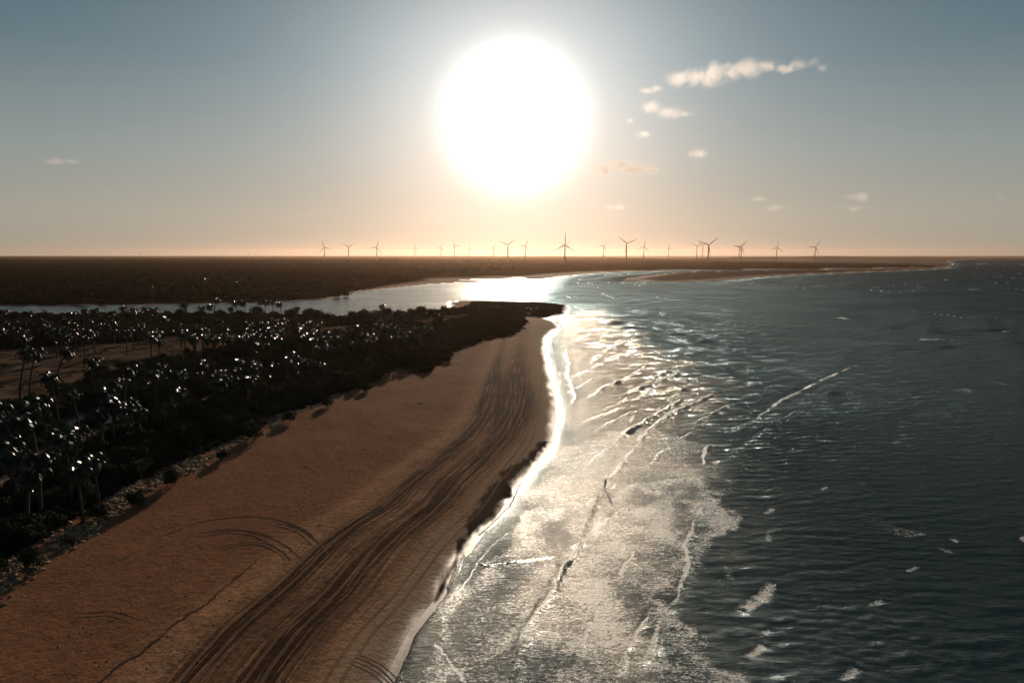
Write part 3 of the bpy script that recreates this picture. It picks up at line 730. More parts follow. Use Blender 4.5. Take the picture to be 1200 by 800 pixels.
# ------------------------------------------------------------------ shrubs, broadleaf trees, scrub mass
S_M = [clump('shrub_foliage', 31 + i, 2.3, 2.4, 1500, .17, 7, M_scrub) for i in range(3)]
S_M.append(clump('shrub_foliage', 35, 1.5, 1.1, 700, .13, 5, M_dry))
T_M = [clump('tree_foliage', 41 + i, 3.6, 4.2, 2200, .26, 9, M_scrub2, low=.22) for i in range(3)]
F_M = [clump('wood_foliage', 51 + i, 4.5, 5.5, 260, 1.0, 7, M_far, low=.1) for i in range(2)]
def stem_mesh(seed, h_, r_, br):
    bm = bmesh.new(); q = random.Random(seed)
    tube(bm, [(0, 0, -.3), (.05, 0, h_ * .4), (.12, .06, h_)], [r_ * 1.3, r_, r_ * .5], 6)
    for i in range(br):
        a = q.random() * 6.28; z = h_ * q.uniform(.35, .8); L = h_ * q.uniform(.4, .8)
        tube(bm, [(.05, 0, z), (math.cos(a) * L * .5, math.sin(a) * L * .5, z + L * .35), (math.cos(a) * L, math.sin(a) * L, z + L * .55)], [r_ * .55, r_ * .4, r_ * .15], 5)
    return bm_mesh('stem', bm, M_wood)
ST_S = stem_mesh(1, 1.3, .07, 4); ST_T = stem_mesh(2, 2.8, .18, 5)
def gz1(x, y): return float(gz(np.array([x]), np.array([y]))[0])
def plant(name, cat, x, y, crown_me, stem_me, s, label, group, sz=1.0):
    root = empty(name, (x, y, gz1(x, y) - .05), prnd.random() * 6.28); root.scale = (s, s, s * sz)
    a = link(bpy.data.objects.new('trunk' if name == 'broadleaf_tree' else 'stem', stem_me)); a.parent = root
    b = link(bpy.data.objects.new('crown' if name == 'broadleaf_tree' else 'foliage', crown_me)); b.parent = root
    tag(root, label, cat, group)
    return root, b
protoS = []
for i, (px, py, s, k, lab) in enumerate([
    (118, 606, .9, 0, 'dark shrub at the lower end of the scrub belt above the pale rubble'), (205, 566, 1.0, 1, 'rounded dark shrub halfway along the beach edge of the scrub'), (300, 512, 1.0, 2, 'dark shrub bulging towards the sand where the rubble band narrows'),
    (80, 634, .8, 3, 'low olive plant on the pale rubble at the left')]):
    x, y = at(px, py, 2.5); o, f = plant('shrub', 'shrub', x, y, S_M[k], ST_S, s, lab, 'shrubs along the beach edge'); protoS.append(f)
for px, py, s, k in [(262, 536, .8, 0), (340, 492, .9, 1), (384, 474, .9, 2), (430, 456, .9, 0), (502, 430, .9, 1), (545, 402, 1., 2), (590, 388, 1., 0), (30, 664, 1., 1), (158, 588, .9, 2), (470, 424, 1.1, 0)]:
    x, y = at(px, py, 2.5); plant('shrub', 'shrub', x, y, S_M[k], ST_S, s * prnd.uniform(.9, 1.15), None, 'shrubs along the beach edge')
x, y = at(622, 380.5, 2.0); 
protoT = []
for i, (px, py, s) in enumerate([(16, 378, 1.2), (52, 376, 1.15), (68, 379, .95), (112, 378, 1.0), (150, 377, 1.0), (196, 374, 1.0), (213, 373, 1.15), (258, 374, 1.0), (300, 373, 1.1), (322, 374, .9), (342, 374, 1.15), (362, 374, 1.3), (374, 376, 1.25), (386, 378, 1.0), (402, 380, .9),
                                 (412, 377, 1.1), (426, 376, 1.25), (440, 375, 1.1), (455, 375, 1.3), (468, 374, 1.2), (482, 374, 1.3), (495, 372.5, 1.35), (508, 371, 1.1), (520, 368, 1.0), (532, 367.5, .9), (85, 377, 1.0), (132, 377, .9), (175, 376, 1.1), (236, 375, 1.1), (280, 375, 1.0)]):
    x, y = at(px, py, 2.3)
    q = 0
    while gz(np.array([x]), np.array([y]), True)[1][0] < 2 and q < 40: y -= 2; q += 1
    lab = {0: 'broad dark tree at the river bank beside the left edge', 11: 'largest domed dark tree on the river bank left of the lone palm', 19: 'bushy dark tree on the river bank right of the lone palm'}.get(i)
    o, f = plant('broadleaf_tree', 'tree', x, y, T_M[i % 3], ST_T, s * prnd.uniform(.9, 1.1), lab, 'trees along the near river bank'); protoT.append(f)

def scatter(name, P, protos, rot, scl, var, label):
    me = bpy.data.meshes.new(name); me.from_pydata([tuple(p) for p in P], [], [])
    for nm, arr, ty in (('s_rot', rot, 'FLOAT_VECTOR'), ('s_scl', scl, 'FLOAT_VECTOR')):
        a = me.attributes.new(nm, ty, 'POINT'); a.data.foreach_set('vector', np.asarray(arr, np.float32).ravel())
    a = me.attributes.new('s_var', 'INT', 'POINT'); a.data.foreach_set('value', np.asarray(var, np.int32))
    o = link(bpy.data.objects.new(name, me))
    ng = bpy.data.node_groups.new(name, 'GeometryNodeTree')
    ng.interface.new_socket('Geometry', in_out='INPUT', socket_type='NodeSocketGeometry')
    ng.interface.new_socket('Geometry', in_out='OUTPUT', socket_type='NodeSocketGeometry')
    N, L = ng.nodes, ng.links
    gi, go, jn = N.new('NodeGroupInput'), N.new('NodeGroupOutput'), N.new('GeometryNodeJoinGeometry')
    def na(nm, ty):
        q = N.new('GeometryNodeInputNamedAttribute'); q.data_type = ty; q.inputs[0].default_value = nm; return q
    r_, s_, v_ = na('s_rot', 'FLOAT_VECTOR'), na('s_scl', 'FLOAT_VECTOR'), na('s_var', 'INT')
    for k, p in enumerate(protos):
        cmp_ = N.new('FunctionNodeCompare'); cmp_.data_type = 'INT'; cmp_.operation = 'EQUAL'
        L.new(v_.outputs[0], cmp_.inputs[2]); cmp_.inputs[3].default_value = k
        oi = N.new('GeometryNodeObjectInfo'); oi.inputs['Object'].default_value = p; oi.transform_space = 'ORIGINAL'
        ip = N.new('GeometryNodeInstanceOnPoints')
        L.new(gi.outputs[0], ip.inputs['Points']); L.new(cmp_.outputs[0], ip.inputs['Selection']); L.new(oi.outputs['Geometry'], ip.inputs['Instance'])
        L.new(r_.outputs[0], ip.inputs['Rotation']); L.new(s_.outputs[0], ip.inputs['Scale']); L.new(ip.outputs[0], jn.inputs[0])
    L.new(jn.outputs[0], go.inputs[0])
    md = o.modifiers.new('scatter', 'NODES'); md.node_group = ng
    tag(o, label, kind='stuff')
    return o
r = np.random.RandomState(3)
# scrub belt and undergrowth of the near land
n = 60000
X = r.uniform(-330, 32, n); Y = r.uniform(55, 445, n)
z, a, b, c_, v, off, pd = gz(X, Y, True)
cs = np.max([sdf(P, X, Y) for P in CLEAR] + [sdf(P, X, Y) for P in PATCH], 0); pp = pdist(PATH, X, Y)
front = np.exp(-np.maximum(v - 1, 0) / 22.)
frt = pd > -1.5
keep_p = (v > .6) & (a > 2.5) & (cs < -1.0) & (pp > 2.4) & ~frt & (X > -Y * .85 - 30)
dens = np.where(v < 34, 1.0, .42 + .5 * (fbm(X / 18, Y / 24, 131) > .5)); dens = dens * np.clip(1.1 - Y / 900, .3, 1)
keep_p &= r.rand(n) < dens * .62
keep_clear = (cs > -1) & (v > 2) & (pp > 3) & ~frt & (a > 2.5) & (r.rand(n) < .045) & (X > -Y * .85 - 30)
idx = np.where(keep_p | keep_clear)[0]
X, Y, z, v = X[idx], Y[idx], z[idx], v[idx]; low = keep_clear[idx]
m_ = len(idx)
print('scrub', m_, 'palms', npalm)
var = r.randint(0, 3, m_); var = np.where(low | ((v < 1.6) & (r.rand(m_) < .5)), 3, var)
head = sstep(Y, 250, 330)
sc_ = (.62 + .75 * r.rand(m_) ** 1.5) * (1.0 + .35 * (fbm(X / 9, Y / 12, 133) - .5)) * np.where(v < 4, .72, 1.0) * np.where(low, .45, 1.0) * (1 - .25 * head)
sc_ = sc_ * np.where(pp[idx] < 4, .6, 1)
scatter('scrub_belt', np.stack([X, Y, z - .15], 1), protoS, np.stack([r.normal(0, .06, m_), r.normal(0, .06, m_), r.rand(m_) * 6.28], 1), np.stack([sc_, sc_, sc_ * (.65 + .5 * r.rand(m_))], 1), var,
        'dense dark coastal scrub between the groves and the sand')
# the far wood across the river: one mass
fo, ff = plant('broadleaf_tree', 'tree', *at(395, 346.3, 2), F_M[0], ST_T, 1.0, 'dark tree at the tip of the far bank just above the river', 'trees at the tip of the far bank')
fo2, ff2 = plant('broadleaf_tree', 'tree', *at(404, 345.2, 2), F_M[1], ST_T, .9, 'rightmost dark tree on the far bank where the sand strip begins', 'trees at the tip of the far bank')
n = 90000
Y = 520 * (5200 / 520) ** r.rand(n); X = r.uniform(-1.0, .62, n) * (Y + 60)
z, a, b, c_, v, off, pd = gz(X, Y, True)
edge = 4 + 190 * sstep(X, -175, -90)
ok = (b > edge) & (r.rand(n) < np.clip(4.5 * (fbm(X / 420, Y / 160, 141, 4) - .36) * (1 if False else 1), .04, 1)) & (r.rand(n) > .15 + .85 * sstep(X / Y, -.28, .03)) & (X / Y < .04)
idx = np.where(ok)[0][:34000]; X, Y, z = X[idx], Y[idx], z[idx]; m_ = len(idx)
sc_ = .6 + .7 * r.rand(m_) + Y / 5200 * .5
sc_ = sc_ * np.where(b[idx] < 40, .75, 1.) * (1 - .6 * sstep(X / Y, .0, .2))
scatter('far_wood', np.stack([X, Y, z - .3], 1), [ff, ff2], np.stack([0 * sc_, 0 * sc_, r.rand(m_) * 6.28], 1), np.stack([sc_ * 1.3, sc_ * 1.3, sc_ * (.55 + .35 * r.rand(m_))], 1), r.randint(0, 2, m_),
        'dark wood covering the flat land across the river')
print('far', m_)

# ------------------------------------------------------------------ rubble band, beach clods, wheel tracks
m_rub, t, out = new_mat('pale_rubble')
g_ = t.new('ShaderNodeNewGeometry')
principled(t, out, t.mix(g_.outputs['Random Per Island'], (.12, .075, .045), (.50, .33, .20)), .9, .15, bump(t, t.noise(t.new('ShaderNodeTexCoord').outputs['Object'], 6.0, 3.0), .7, .05))
def lumps(name, P, S, mat, seed, flat=.55, label=''):
    bm = bmesh.new(); bmesh.ops.create_icosphere(bm, subdivisions=2, radius=1.0)
    base_ = np.array([v.co[:] for v in bm.verts]); fc = np.array([[v.index for v in f.verts] for f in bm.faces]); bm.free()
    q = np.random.RandomState(seed); V_, F_ = [], []
    for i, (p, s) in enumerate(zip(P, S)):
        nn = base_ * (1 + .3 * np.sin(base_[:, [1, 2, 0]] * q.uniform(1.5, 3.5) + q.rand() * 6) + .15 * q.normal(size=(len(base_), 1)))
        a_ = q.rand() * 6.28; cs_, sn = math.cos(a_), math.sin(a_)
        nn = nn * np.array([s * q.uniform(.8, 1.6), s * q.uniform(.6, 1.0), s * flat * q.uniform(.6, 1.2)])
        nn = np.stack([nn[:, 0] * cs_ - nn[:, 1] * sn, nn[:, 0] * sn + nn[:, 1] * cs_, nn[:, 2]], 1) + p
        V_.append(nn); F_.append(fc + i * len(base_))
    V_ = np.concatenate(V_); F_ = np.concatenate(F_)
    me = quads_mesh.__globals__['bpy'].data.meshes.new(name)
    me.vertices.add(len(V_)); me.vertices.foreach_set('co', V_.astype(np.float32).ravel())
    me.loops.add(F_.size); me.loops.foreach_set('vertex_index', F_.astype(np.int32).ravel())
    me.polygons.add(len(F_)); me.polygons.foreach_set('loop_start', np.arange(0, F_.size, 3, dtype=np.int32)); me.update(); me.validate()
    me.materials.append(mat); o = link(bpy.data.objects.new(name, me)); tag(o, label, kind='stuff')
    return o
n = 26000
Y = r.uniform(55, 190, n) ** 1.0; X = np.interp(Y, veg_line[:, 1][:17], veg_line[:, 0][:17]) + r.uniform(-3, 9, n)
z, a, b, c_, v, off, pd = gz(X, Y, True)
wid = 5.2 * (1 - sstep(Y, 95, 185) * .75)
k_ = (v < 1.2) & (v > -wid) & (r.rand(n) < (.5 * sstep(-v, -1.5, 1) * (1 - sstep(-v, wid * .55, wid)))) & (fbm(X / 1.6, Y / 2.4, 151, 3) > .42)
idx = np.where(k_)[0][:4200]
lumps('rubble', np.stack([X, Y, z + .02], 1)[idx], .10 + .26 * r.rand(len(idx)) ** 2, m_rub, 5, .6, 'pale clods and debris between scrub and sand')
m_clod = plain_mat('sand_clod', (.30, .17, .11), (.46, .30, .21), 6.0, .95, .02)
n = 9000; Y = r.uniform(52, 230, n); OF = r.uniform(4, 34, n); X = xs_of(Y) - OF
z, a, b, c_, v, off, pd = gz(X, Y, True)
k_ = (v < -1.5) & (a > 4) & (fbm(X / 5, Y / 9, 161, 3) > .50) & (OF > 17) | ((v < -2) & (OF > 18) & (r.rand(n) < .05))
idx = np.where(k_)[0][:1800]
lumps('beach_clods', np.stack([X, Y, z + .01], 1)[idx], .03 + .06 * r.rand(len(idx)) ** 2, m_clod, 6, .7, 'small clods and footprints rim scattered over the upper beach')
print('lumps', len(idx))
m_track = plain_mat('track_sand', (.20, .105, .06), (.34, .19, .112), 3.0, .95, .015)
def track(pts, width, height, gauge=0.0, seed=0):
    """wheel marks: low ridges of thrown-up sand on the beach, following the ground"""
    P = poly(pts, 2.0); out_ = []
    q = [P[0]]
    for a_, b_ in zip(P, P[1:]):
        L = np.hypot(*(b_ - a_)); k = max(2, int(L / .35))
        for i in range(1, k + 1): q.append(a_ + (b_ - a_) * i / k)
    q = np.array(q)
    for _ in range(14): q[1:-1] = (q[:-2] + q[1:-1] * 2 + q[2:]) / 4
    tn = np.gradient(q, axis=0); tn /= np.linalg.norm(tn, axis=1)[:, None] + 1e-9; nr = np.stack([-tn[:, 1], tn[:, 0]], 1)
    for g__ in ((-gauge / 2, gauge / 2) if gauge else (0,)):
        for e in (-1, 1):
            width = width * (.62 if e < 0 else 1); c0 = q + nr * (g__ + e * width * .55)
            hh = .36 * height * np.clip(.2 + 1.3 * vnoise(c0[:, 0] * 1.1, c0[:, 1] * 1.1, 171 + seed), 0, 1.4) * np.sin(np.linspace(0.02, math.pi - .02, len(c0))) ** .35
            prof = [(-.5, 0), (-.15, 1), (.15, .9), (.5, 0)]
            vs = []
            for po, ph in prof:
                xy = c0 + nr * width * po * .8; zz = gz(xy[:, 0], xy[:, 1]) + .006 + hh * ph - (.02 if ph == 0 else 0)
                vs.append(np.stack([xy[:, 0], xy[:, 1], zz], 1))
            out_.append(np.stack(vs, 1))
    return out_
TR = []
def T_(pts, w_=.22, h_=.05, g__=0, s=0): TR.extend(track(pts, w_, h_, g__, s))
T_([(150, 652), (190, 627), (240, 608), (290, 602), (330, 606), (356, 616), (376, 632), (386, 644)], .25, .07, 0)
T_([(320, 610), (350, 617), (370, 633)], .22, .07, .9, 1); T_([(326, 606), (346, 613), (362, 624), (369, 628)], .2, .08, .0, 2)
T_([(232, 626), (262, 619), (300, 622), (324, 633), (346, 650)], .22, .08, 1.2, 3); T_([(240, 622), (280, 618), (318, 626), (352, 648)], .2, .06, 0, 4)
T_([(258, 640), (290, 632), (312, 634), (330, 644), (337, 652)], .2, .06, .6, 5); T_([(90, 720), (130, 716), (160, 726)], .2, .06, .8, 6)
T_([(440, 500), (426, 492), (428, 481), (436, 474)], .25, .07, 0, 7); T_([(443, 503), (434, 494), (432, 484), (440, 478)], .25, .07, 0, 8)
T_([(405, 545), (395, 530), (394, 512), (402, 500), (420, 486)], .28, .09, 0, 9); T_([(372, 552), (355, 545), (352, 538)], .2, .05, 0, 10)
T_([(270, 590), (320, 555), (370, 520), (400, 505)], .2, .05, 0, 11); T_([(0, 745), (80, 700), (140, 660), (200, 630)], .22, .05, 1.6, 12); T_([(375, 560), (392, 527), (420, 492), (462, 462)], .2, .05, 0, 13)
T_([(415, 758), (432, 762), (448, 772), (462, 785)], .12, .03, .5, 14); T_([(418, 750), (440, 755), (456, 765), (466, 776)], .12, .03, .5, 15)
for k in range(4):
    o0 = (4.6, 9.1, 12.3, 17.4)[k]; ys = np.linspace(52, 210 - k * 6, 26)
    w_pts = [(xs_of(yy) - o0 - .7 * math.sin(yy * .05 + k) + k * .02 * (yy - 100) * .03, yy) for yy in ys]
    q = np.array(w_pts)
    # convert back through the same helper by a direct path
    seg = q
    tn = np.gradient(seg, axis=0); tn /= np.linalg.norm(tn, axis=1)[:, None]; nr = np.stack([-tn[:, 1], tn[:, 0]], 1)
    fine_ = np.stack([np.interp(np.linspace(0, 25, 420), range(26), seg[:, j]) for j in (0, 1)], 1)
    nrf = np.stack([np.interp(np.linspace(0, 25, 420), range(26), nr[:, j]) for j in (0, 1)], 1)
    for e in (-.8, -.6, .6, .8):
        c0 = fine_ + nrf * e; hh = .022 * np.clip(-.25 + 1.9 * vnoise(c0[:, 0] * .7, c0[:, 1] * .12, 181 + k), 0, 1.3)
        vs = []
        for po, ph in ((-.09, 0), (-.03, 1), (.03, .9), (.09, 0)):
            xy = c0 + nrf * po; zz = gz(xy[:, 0], xy[:, 1]) + .006 + hh * ph - (.02 if ph == 0 else 0)
            vs.append(np.stack([xy[:, 0], xy[:, 1], zz], 1))
        TR.append(np.stack(vs, 1))
V_, F_ = [], []; o_ = 0
for a_ in TR:
    m__, k, _ = a_.shape; V_.append(a_.reshape(-1, 3))
    id_ = np.arange(m__ * k).reshape(m__, k) + o_; F_ += np.stack([id_[:-1, :-1], id_[1:, :-1], id_[1:, 1:], id_[:-1, 1:]], -1).reshape(-1, 4).tolist(); o_ += m__ * k
tk = mesh_obj('wheel_tracks', np.concatenate(V_), F_, m_track, True); tag(tk, 'looping wheel marks pressed in the beach sand', kind='structure')
# low broken sand scarp across the lower beach
SC = poly([(112, 800), (140, 778), (170, 757), (196, 736), (214, 722), (236, 708), (256, 692), (272, 678), (288, 664), (301, 652)], 2.0)
q = np.array([SC[0] * (1 - f) + SC[-1] * f for f in (0,)])
fine_ = np.stack([np.interp(np.linspace(0, len(SC) - 1, 300), range(len(SC)), SC[:, j]) for j in (0, 1)], 1)
fine_ += (np.stack([fbm(fine_[:, 0] * .9, fine_[:, 1] * .9, 191), fbm(fine_[:, 0] * .9, fine_[:, 1] * .9, 195)], 1) - .5) * .9
hh = .06 * np.clip(-.5 + 1.9 * fbm(fine_[:, 0] * .6, fine_[:, 1] * .6, 197, 3), 0, 1.2) * np.sin(np.linspace(.03, 3.1, 300)) ** .5
vs = []
for po, ph in ((-1.1, 0), (-.25, .95), (-.05, 1), (.06, 0)):
    xy = fine_ + np.array([po * -1 * -.55, po * -.0]) + np.array([0, -po * .35]) * 0
    xy = fine_ + np.array([po * .5, -po * .25])
    zz = gz(xy[:, 0], xy[:, 1]) + hh * ph + (.006 if ph else -.03); vs.append(np.stack([xy[:, 0], xy[:, 1], zz], 1))
a_ = np.stack(vs, 1); id_ = np.arange(1200).reshape(300, 4)
scp = mesh_obj('sand_scarp', a_.reshape(-1, 3), np.stack([id_[:-1, :-1], id_[1:, :-1], id_[1:, 1:], id_[:-1, 1:]], -1).reshape(-1, 4).tolist(), plain_mat('scarp_shade', (.05, .026, .016), (.10, .052, .032), 3.0, .95, .05), True)  # dark colour stands in for the shade on the step
tag(scp, 'low broken sand step crossing the beach', kind='structure')

# ------------------------------------------------------------------ wind turbines
m_turb, t, out = new_mat('turbine_paint')
n_ = t.noise(t.new('ShaderNodeTexCoord').outputs['Object'], .3, 3.0)
principled(t, out, t.mix(n_, (.20, .195, .19), (.26, .255, .25)), .6, .2)
def lathe(prof, seg, mat, name):
    bm = bmesh.new(); rings = []
    for r_, z_ in prof: rings.append([bm.verts.new((math.cos(k / seg * 6.28318) * r_, math.sin(k / seg * 6.28318) * r_, z_)) for k in range(seg)])
    for a_, b_ in zip(rings, rings[1:]):
        for k in range(seg): bm.faces.new((a_[k], a_[(k + 1) % seg], b_[(k + 1) % seg], b_[k]))
    bm.faces.new(rings[0][::-1]); bm.faces.new(rings[-1]); return bm_mesh(name, bm, mat)
TW = lathe([(3.0, -2), (2.8, 2), (2.5, 30), (2.0, 60), (1.6, 84)], 16, m_turb, 'tower')
bm = bmesh.new(); bmesh.ops.create_cube(bm, size=1); 
for v in bm.verts: v.co = Vector((v.co.x * 4.2, v.co.y * 12 + 2.5, v.co.z * 4.2 * (1 if v.co.y < 0 else .8)))
bmesh.ops.bevel(bm, geom=bm.edges[:], offset=.6, segments=2, affect='EDGES'); NC = bm_mesh('nacelle', bm, m_turb, False)
HB = lathe([(1.7, 0), (1.9, .8), (1.7, 2.0), (1.0, 3.2), (.2, 3.7)], 12, m_turb, 'hub')
bm = bmesh.new(); L = 48.; rg = []
for f, ch_, th_, tw in ((0, 1.9, 1.8, 0), (.04, 2.1, 1.6, .1), (.16, 4.2, 1.0, .35), (.4, 3.2, .6, .2), (.7, 2.1, .35, .08), (.93, 1.3, .2, 0), (1, .4, .1, 0)):
    ring = []
    for k in range(10):
        a_ = k / 10 * 6.28318; x = math.cos(a_) * ch_ / 2 + ch_ * .18; y = math.sin(a_) * th_ / 2
        ring.append(bm.verts.new((x * math.cos(tw) - y * math.sin(tw), x * math.sin(tw) + y * math.cos(tw), 1.2 + f * L)))
    rg.append(ring)
for a_, b_ in zip(rg, rg[1:]):
    for k in range(10): bm.faces.new((a_[k], a_[(k + 1) % 10], b_[(k + 1) % 10], b_[k]))
bm.faces.new(rg[0][::-1]); bm.faces.new(rg[-1]); BL = bm_mesh('blade', bm, m_turb)
# (px, hub py, blade length px, first blade clockwise angle from up, yaw) and what sets it apart
TB = [
 (380, 290, 9.3, -17, 0, 'wind turbine farthest left of all, one blade nearly upright'),
 (408.3, 289.5, 8.6, -59, 0, 'second wind turbine from the left, blades set as a Y'),
 (441.3, 290, 9.5, 20, 0, 'third wind turbine from the left, blade pointing up and right'),
 (486.2, 290.5, 6.2, 3, 50, 'small lone wind turbine in the wide gap right of the third one'),
 (516.7, 290.3, 7.2, 22, 15, 'small wind turbine left of the one with a side-turned rotor'),
 (532.5, 287.8, 7.8, -22, 45, 'wind turbine with rotor turned sideways under the left rim of the sun glare'),
 (550.5, 290.8, 6.2, -14, 25, 'very small wind turbine under the sun glare, left of the pair'),
 (578.3, 290.3, 7.0, 20, 15, 'small wind turbine just left of the taller Y-shaped one under the sun'),
 (595, 287, 11.0, -66, 0, 'tall wind turbine straight under the sun, blades set as a Y'),
 (615.8, 288, 9.0, 22, 10, 'wind turbine right of the Y-shaped one under the sun'),
 (662, 287.3, 15.2, 1, 0, 'largest wind turbine, one blade upright, standing before a smaller one'),
 (662.3, 287.6, 8.6, -64, 0, 'smaller wind turbine hidden behind the largest one, making a six-blade star'),
 (707.5, 288.8, 8.0, 32, 20, 'small wind turbine between the largest one and the next tall Y'),
 (734.3, 285.4, 13.0, -53, 0, 'tall wind turbine with wide V of blades right of the largest one'),
 (754.7, 289.7, 9.0, 8, 0, 'wind turbine just right of the tall V-shaped one'),
 (783.7, 290.3, 6.5, -2, 30, 'small lone wind turbine midway between two clusters'),
 (816.7, 288.8, 8.0, -57, 0, 'left turbine of the cluster of three'),
 (823.8, 287.5, 6.8, -63, 0, 'middle and faintest turbine of the cluster of three'),
 (830.3, 287.2, 14.0, 50, 0, 'big turbine at the right of the cluster of three, blade high to the right'),
 (866.4, 289.7, 8.0, -80, 10, 'left turbine of the close overlapping pair'),
 (868.9, 289.4, 10.0, 37, 0, 'right turbine of the close overlapping pair'),
 (910.5, 290, 8.8, 8, 0, 'second wind turbine from the right end of the row'),
 (955.5, 289.7, 10.0, 33, 0, 'wind turbine at the far right end, on the low dune'),
]
for px, py, Lp, a0, yaw, lab in TB:
    D = 49.2 * FPX / Lp
    v_ = (400 - py) / FPX; dz = -math.sin(PITCH) + v_ * math.cos(PITCH); dy = math.cos(PITCH) + v_ * math.sin(PITCH)
    x, y, hz = (px - 600) / FPX * D, dy * D, CAM_H + dz * D
    g0 = gz1(x, y); hh_ = hz - g0
    root = empty('wind_turbine', (x, y, g0), 0)
    tag(root, lab, 'wind turbine', 'wind turbines on the horizon')
    tw_ = link(bpy.data.objects.new('tower', TW)); tw_.parent = root; tw_.scale = (1, 1, hh_ / 84.)
    yw = R(yaw) + math.atan2(-x, y) * 0
    nc = link(bpy.data.objects.new('nacelle', NC)); nc.parent = root; nc.location = (0, 0, hh_ + .6); nc.rotation_euler = (0, 0, yw)
    hb_ = link(bpy.data.objects.new('rotor_hub', HB)); hb_.parent = root
    hb_.location = (math.sin(yw) * 3.4, -math.cos(yw) * 3.4, hh_ + .6); hb_.rotation_euler = (math.pi / 2, 0, yw)
    for k in range(3):
        bl = link(bpy.data.objects.new('blade', BL)); bl.parent = hb_
        # blade axis local Z -> in hub plane (hub local XY), hub local Y is up
        ang = R(a0 + 120 * k)
        bl.rotation_euler = Euler((-math.pi / 2, 0, -ang), 'XYZ'); bl.location = (0, 0, 1.2)
# two thin masts on the left horizon
m_mast = plain_mat('mast_steel', (.25, .24, .23), (.4, .39, .38), 1.0, .6, .4)
for px, hpx, D, lab in ((168.4, 3.4, 5200, 'thin grey mast on the horizon, left one of two'), (294.2, 3.2, 5400, 'thin grey mast on the horizon, right one of two')):
    x = (px - 600) / FPX * D; g0 = gz1(x, D); top = CAM_H + hpx * D / FPX
    bm = bmesh.new(); hgt_ = top - g0
    for sx_, sy_ in ((-1, -1), (1, -1), (1, 1), (-1, 1)): tube(bm, [(sx_ * 1.9, sy_ * 1.9, 0), (sx_ * .5, sy_ * .5, hgt_)], [.35, .25], 5)
    k = 0; z_ = 2.0
    while z_ < hgt_ - 4:
        f = 1.9 - 1.4 * z_ / hgt_; f2 = 1.9 - 1.4 * (z_ + 4) / hgt_
        for (ax, ay), (bx, by) in (((-1, -1), (1, -1)), ((1, -1), (1, 1)), ((1, 1), (-1, 1)), ((-1, 1), (-1, -1))):
            tube(bm, [(ax * f, ay * f, z_), (bx * f2, by * f2, z_ + 4)], [.16, .16], 4)
        z_ += 4
    tube(bm, [(0, 0, hgt_), (0, 0, hgt_ + 5)], [.3, .1], 5)
    o = bm_obj('lattice_mast', bm, m_mast); o.location = (x, D, g0); tag(o, lab, 'mast', 'masts on the horizon')

# ------------------------------------------------------------------ small things on the sand
def drift(px, py, L, label, mat, name='driftwood'):
    x, y = at(px, py, 2.2); bm = bmesh.new(); q = random.Random(int(px))
    pts_ = [(-L / 2, 0, .12), (-L / 4, .06, .2), (0, .02, .24), (L / 4, -.05, .2), (L / 2, .04, .12)]
    tube(bm, pts_, [.10 * L / 2, .17 * L / 2, .2 * L / 2, .15 * L / 2, .07 * L / 2], 8)
    tube(bm, [(0, 0, .2), (.25 * L, .3 * L, .45)], [.06 * L / 2 + .03, .03], 6)
    bm.normal_update(); o = bm_obj(name, bm, mat, True); o.location = (x, y, gz1(x, y)); o.rotation_euler = (0, 0, q.uniform(-.4, .4)); tag(o, label, 'driftwood')
m_drift = plain_mat('bleached_wood', (.5, .44, .38), (.72, .66, .6), 5.0, .8, .3)
drift(493.3, 470, 1.2, 'bleached pale piece of driftwood on the upper sand below the scrub corner', m_drift)
drift(480.3, 474.6, .8, 'small pale stub of driftwood lower left of the bleached piece', m_drift)
drift(629, 361.3, 2.6, 'small pale lump lying on the dark headland near its tip', m_drift)  # pale boulder, drawn with the driftwood shape

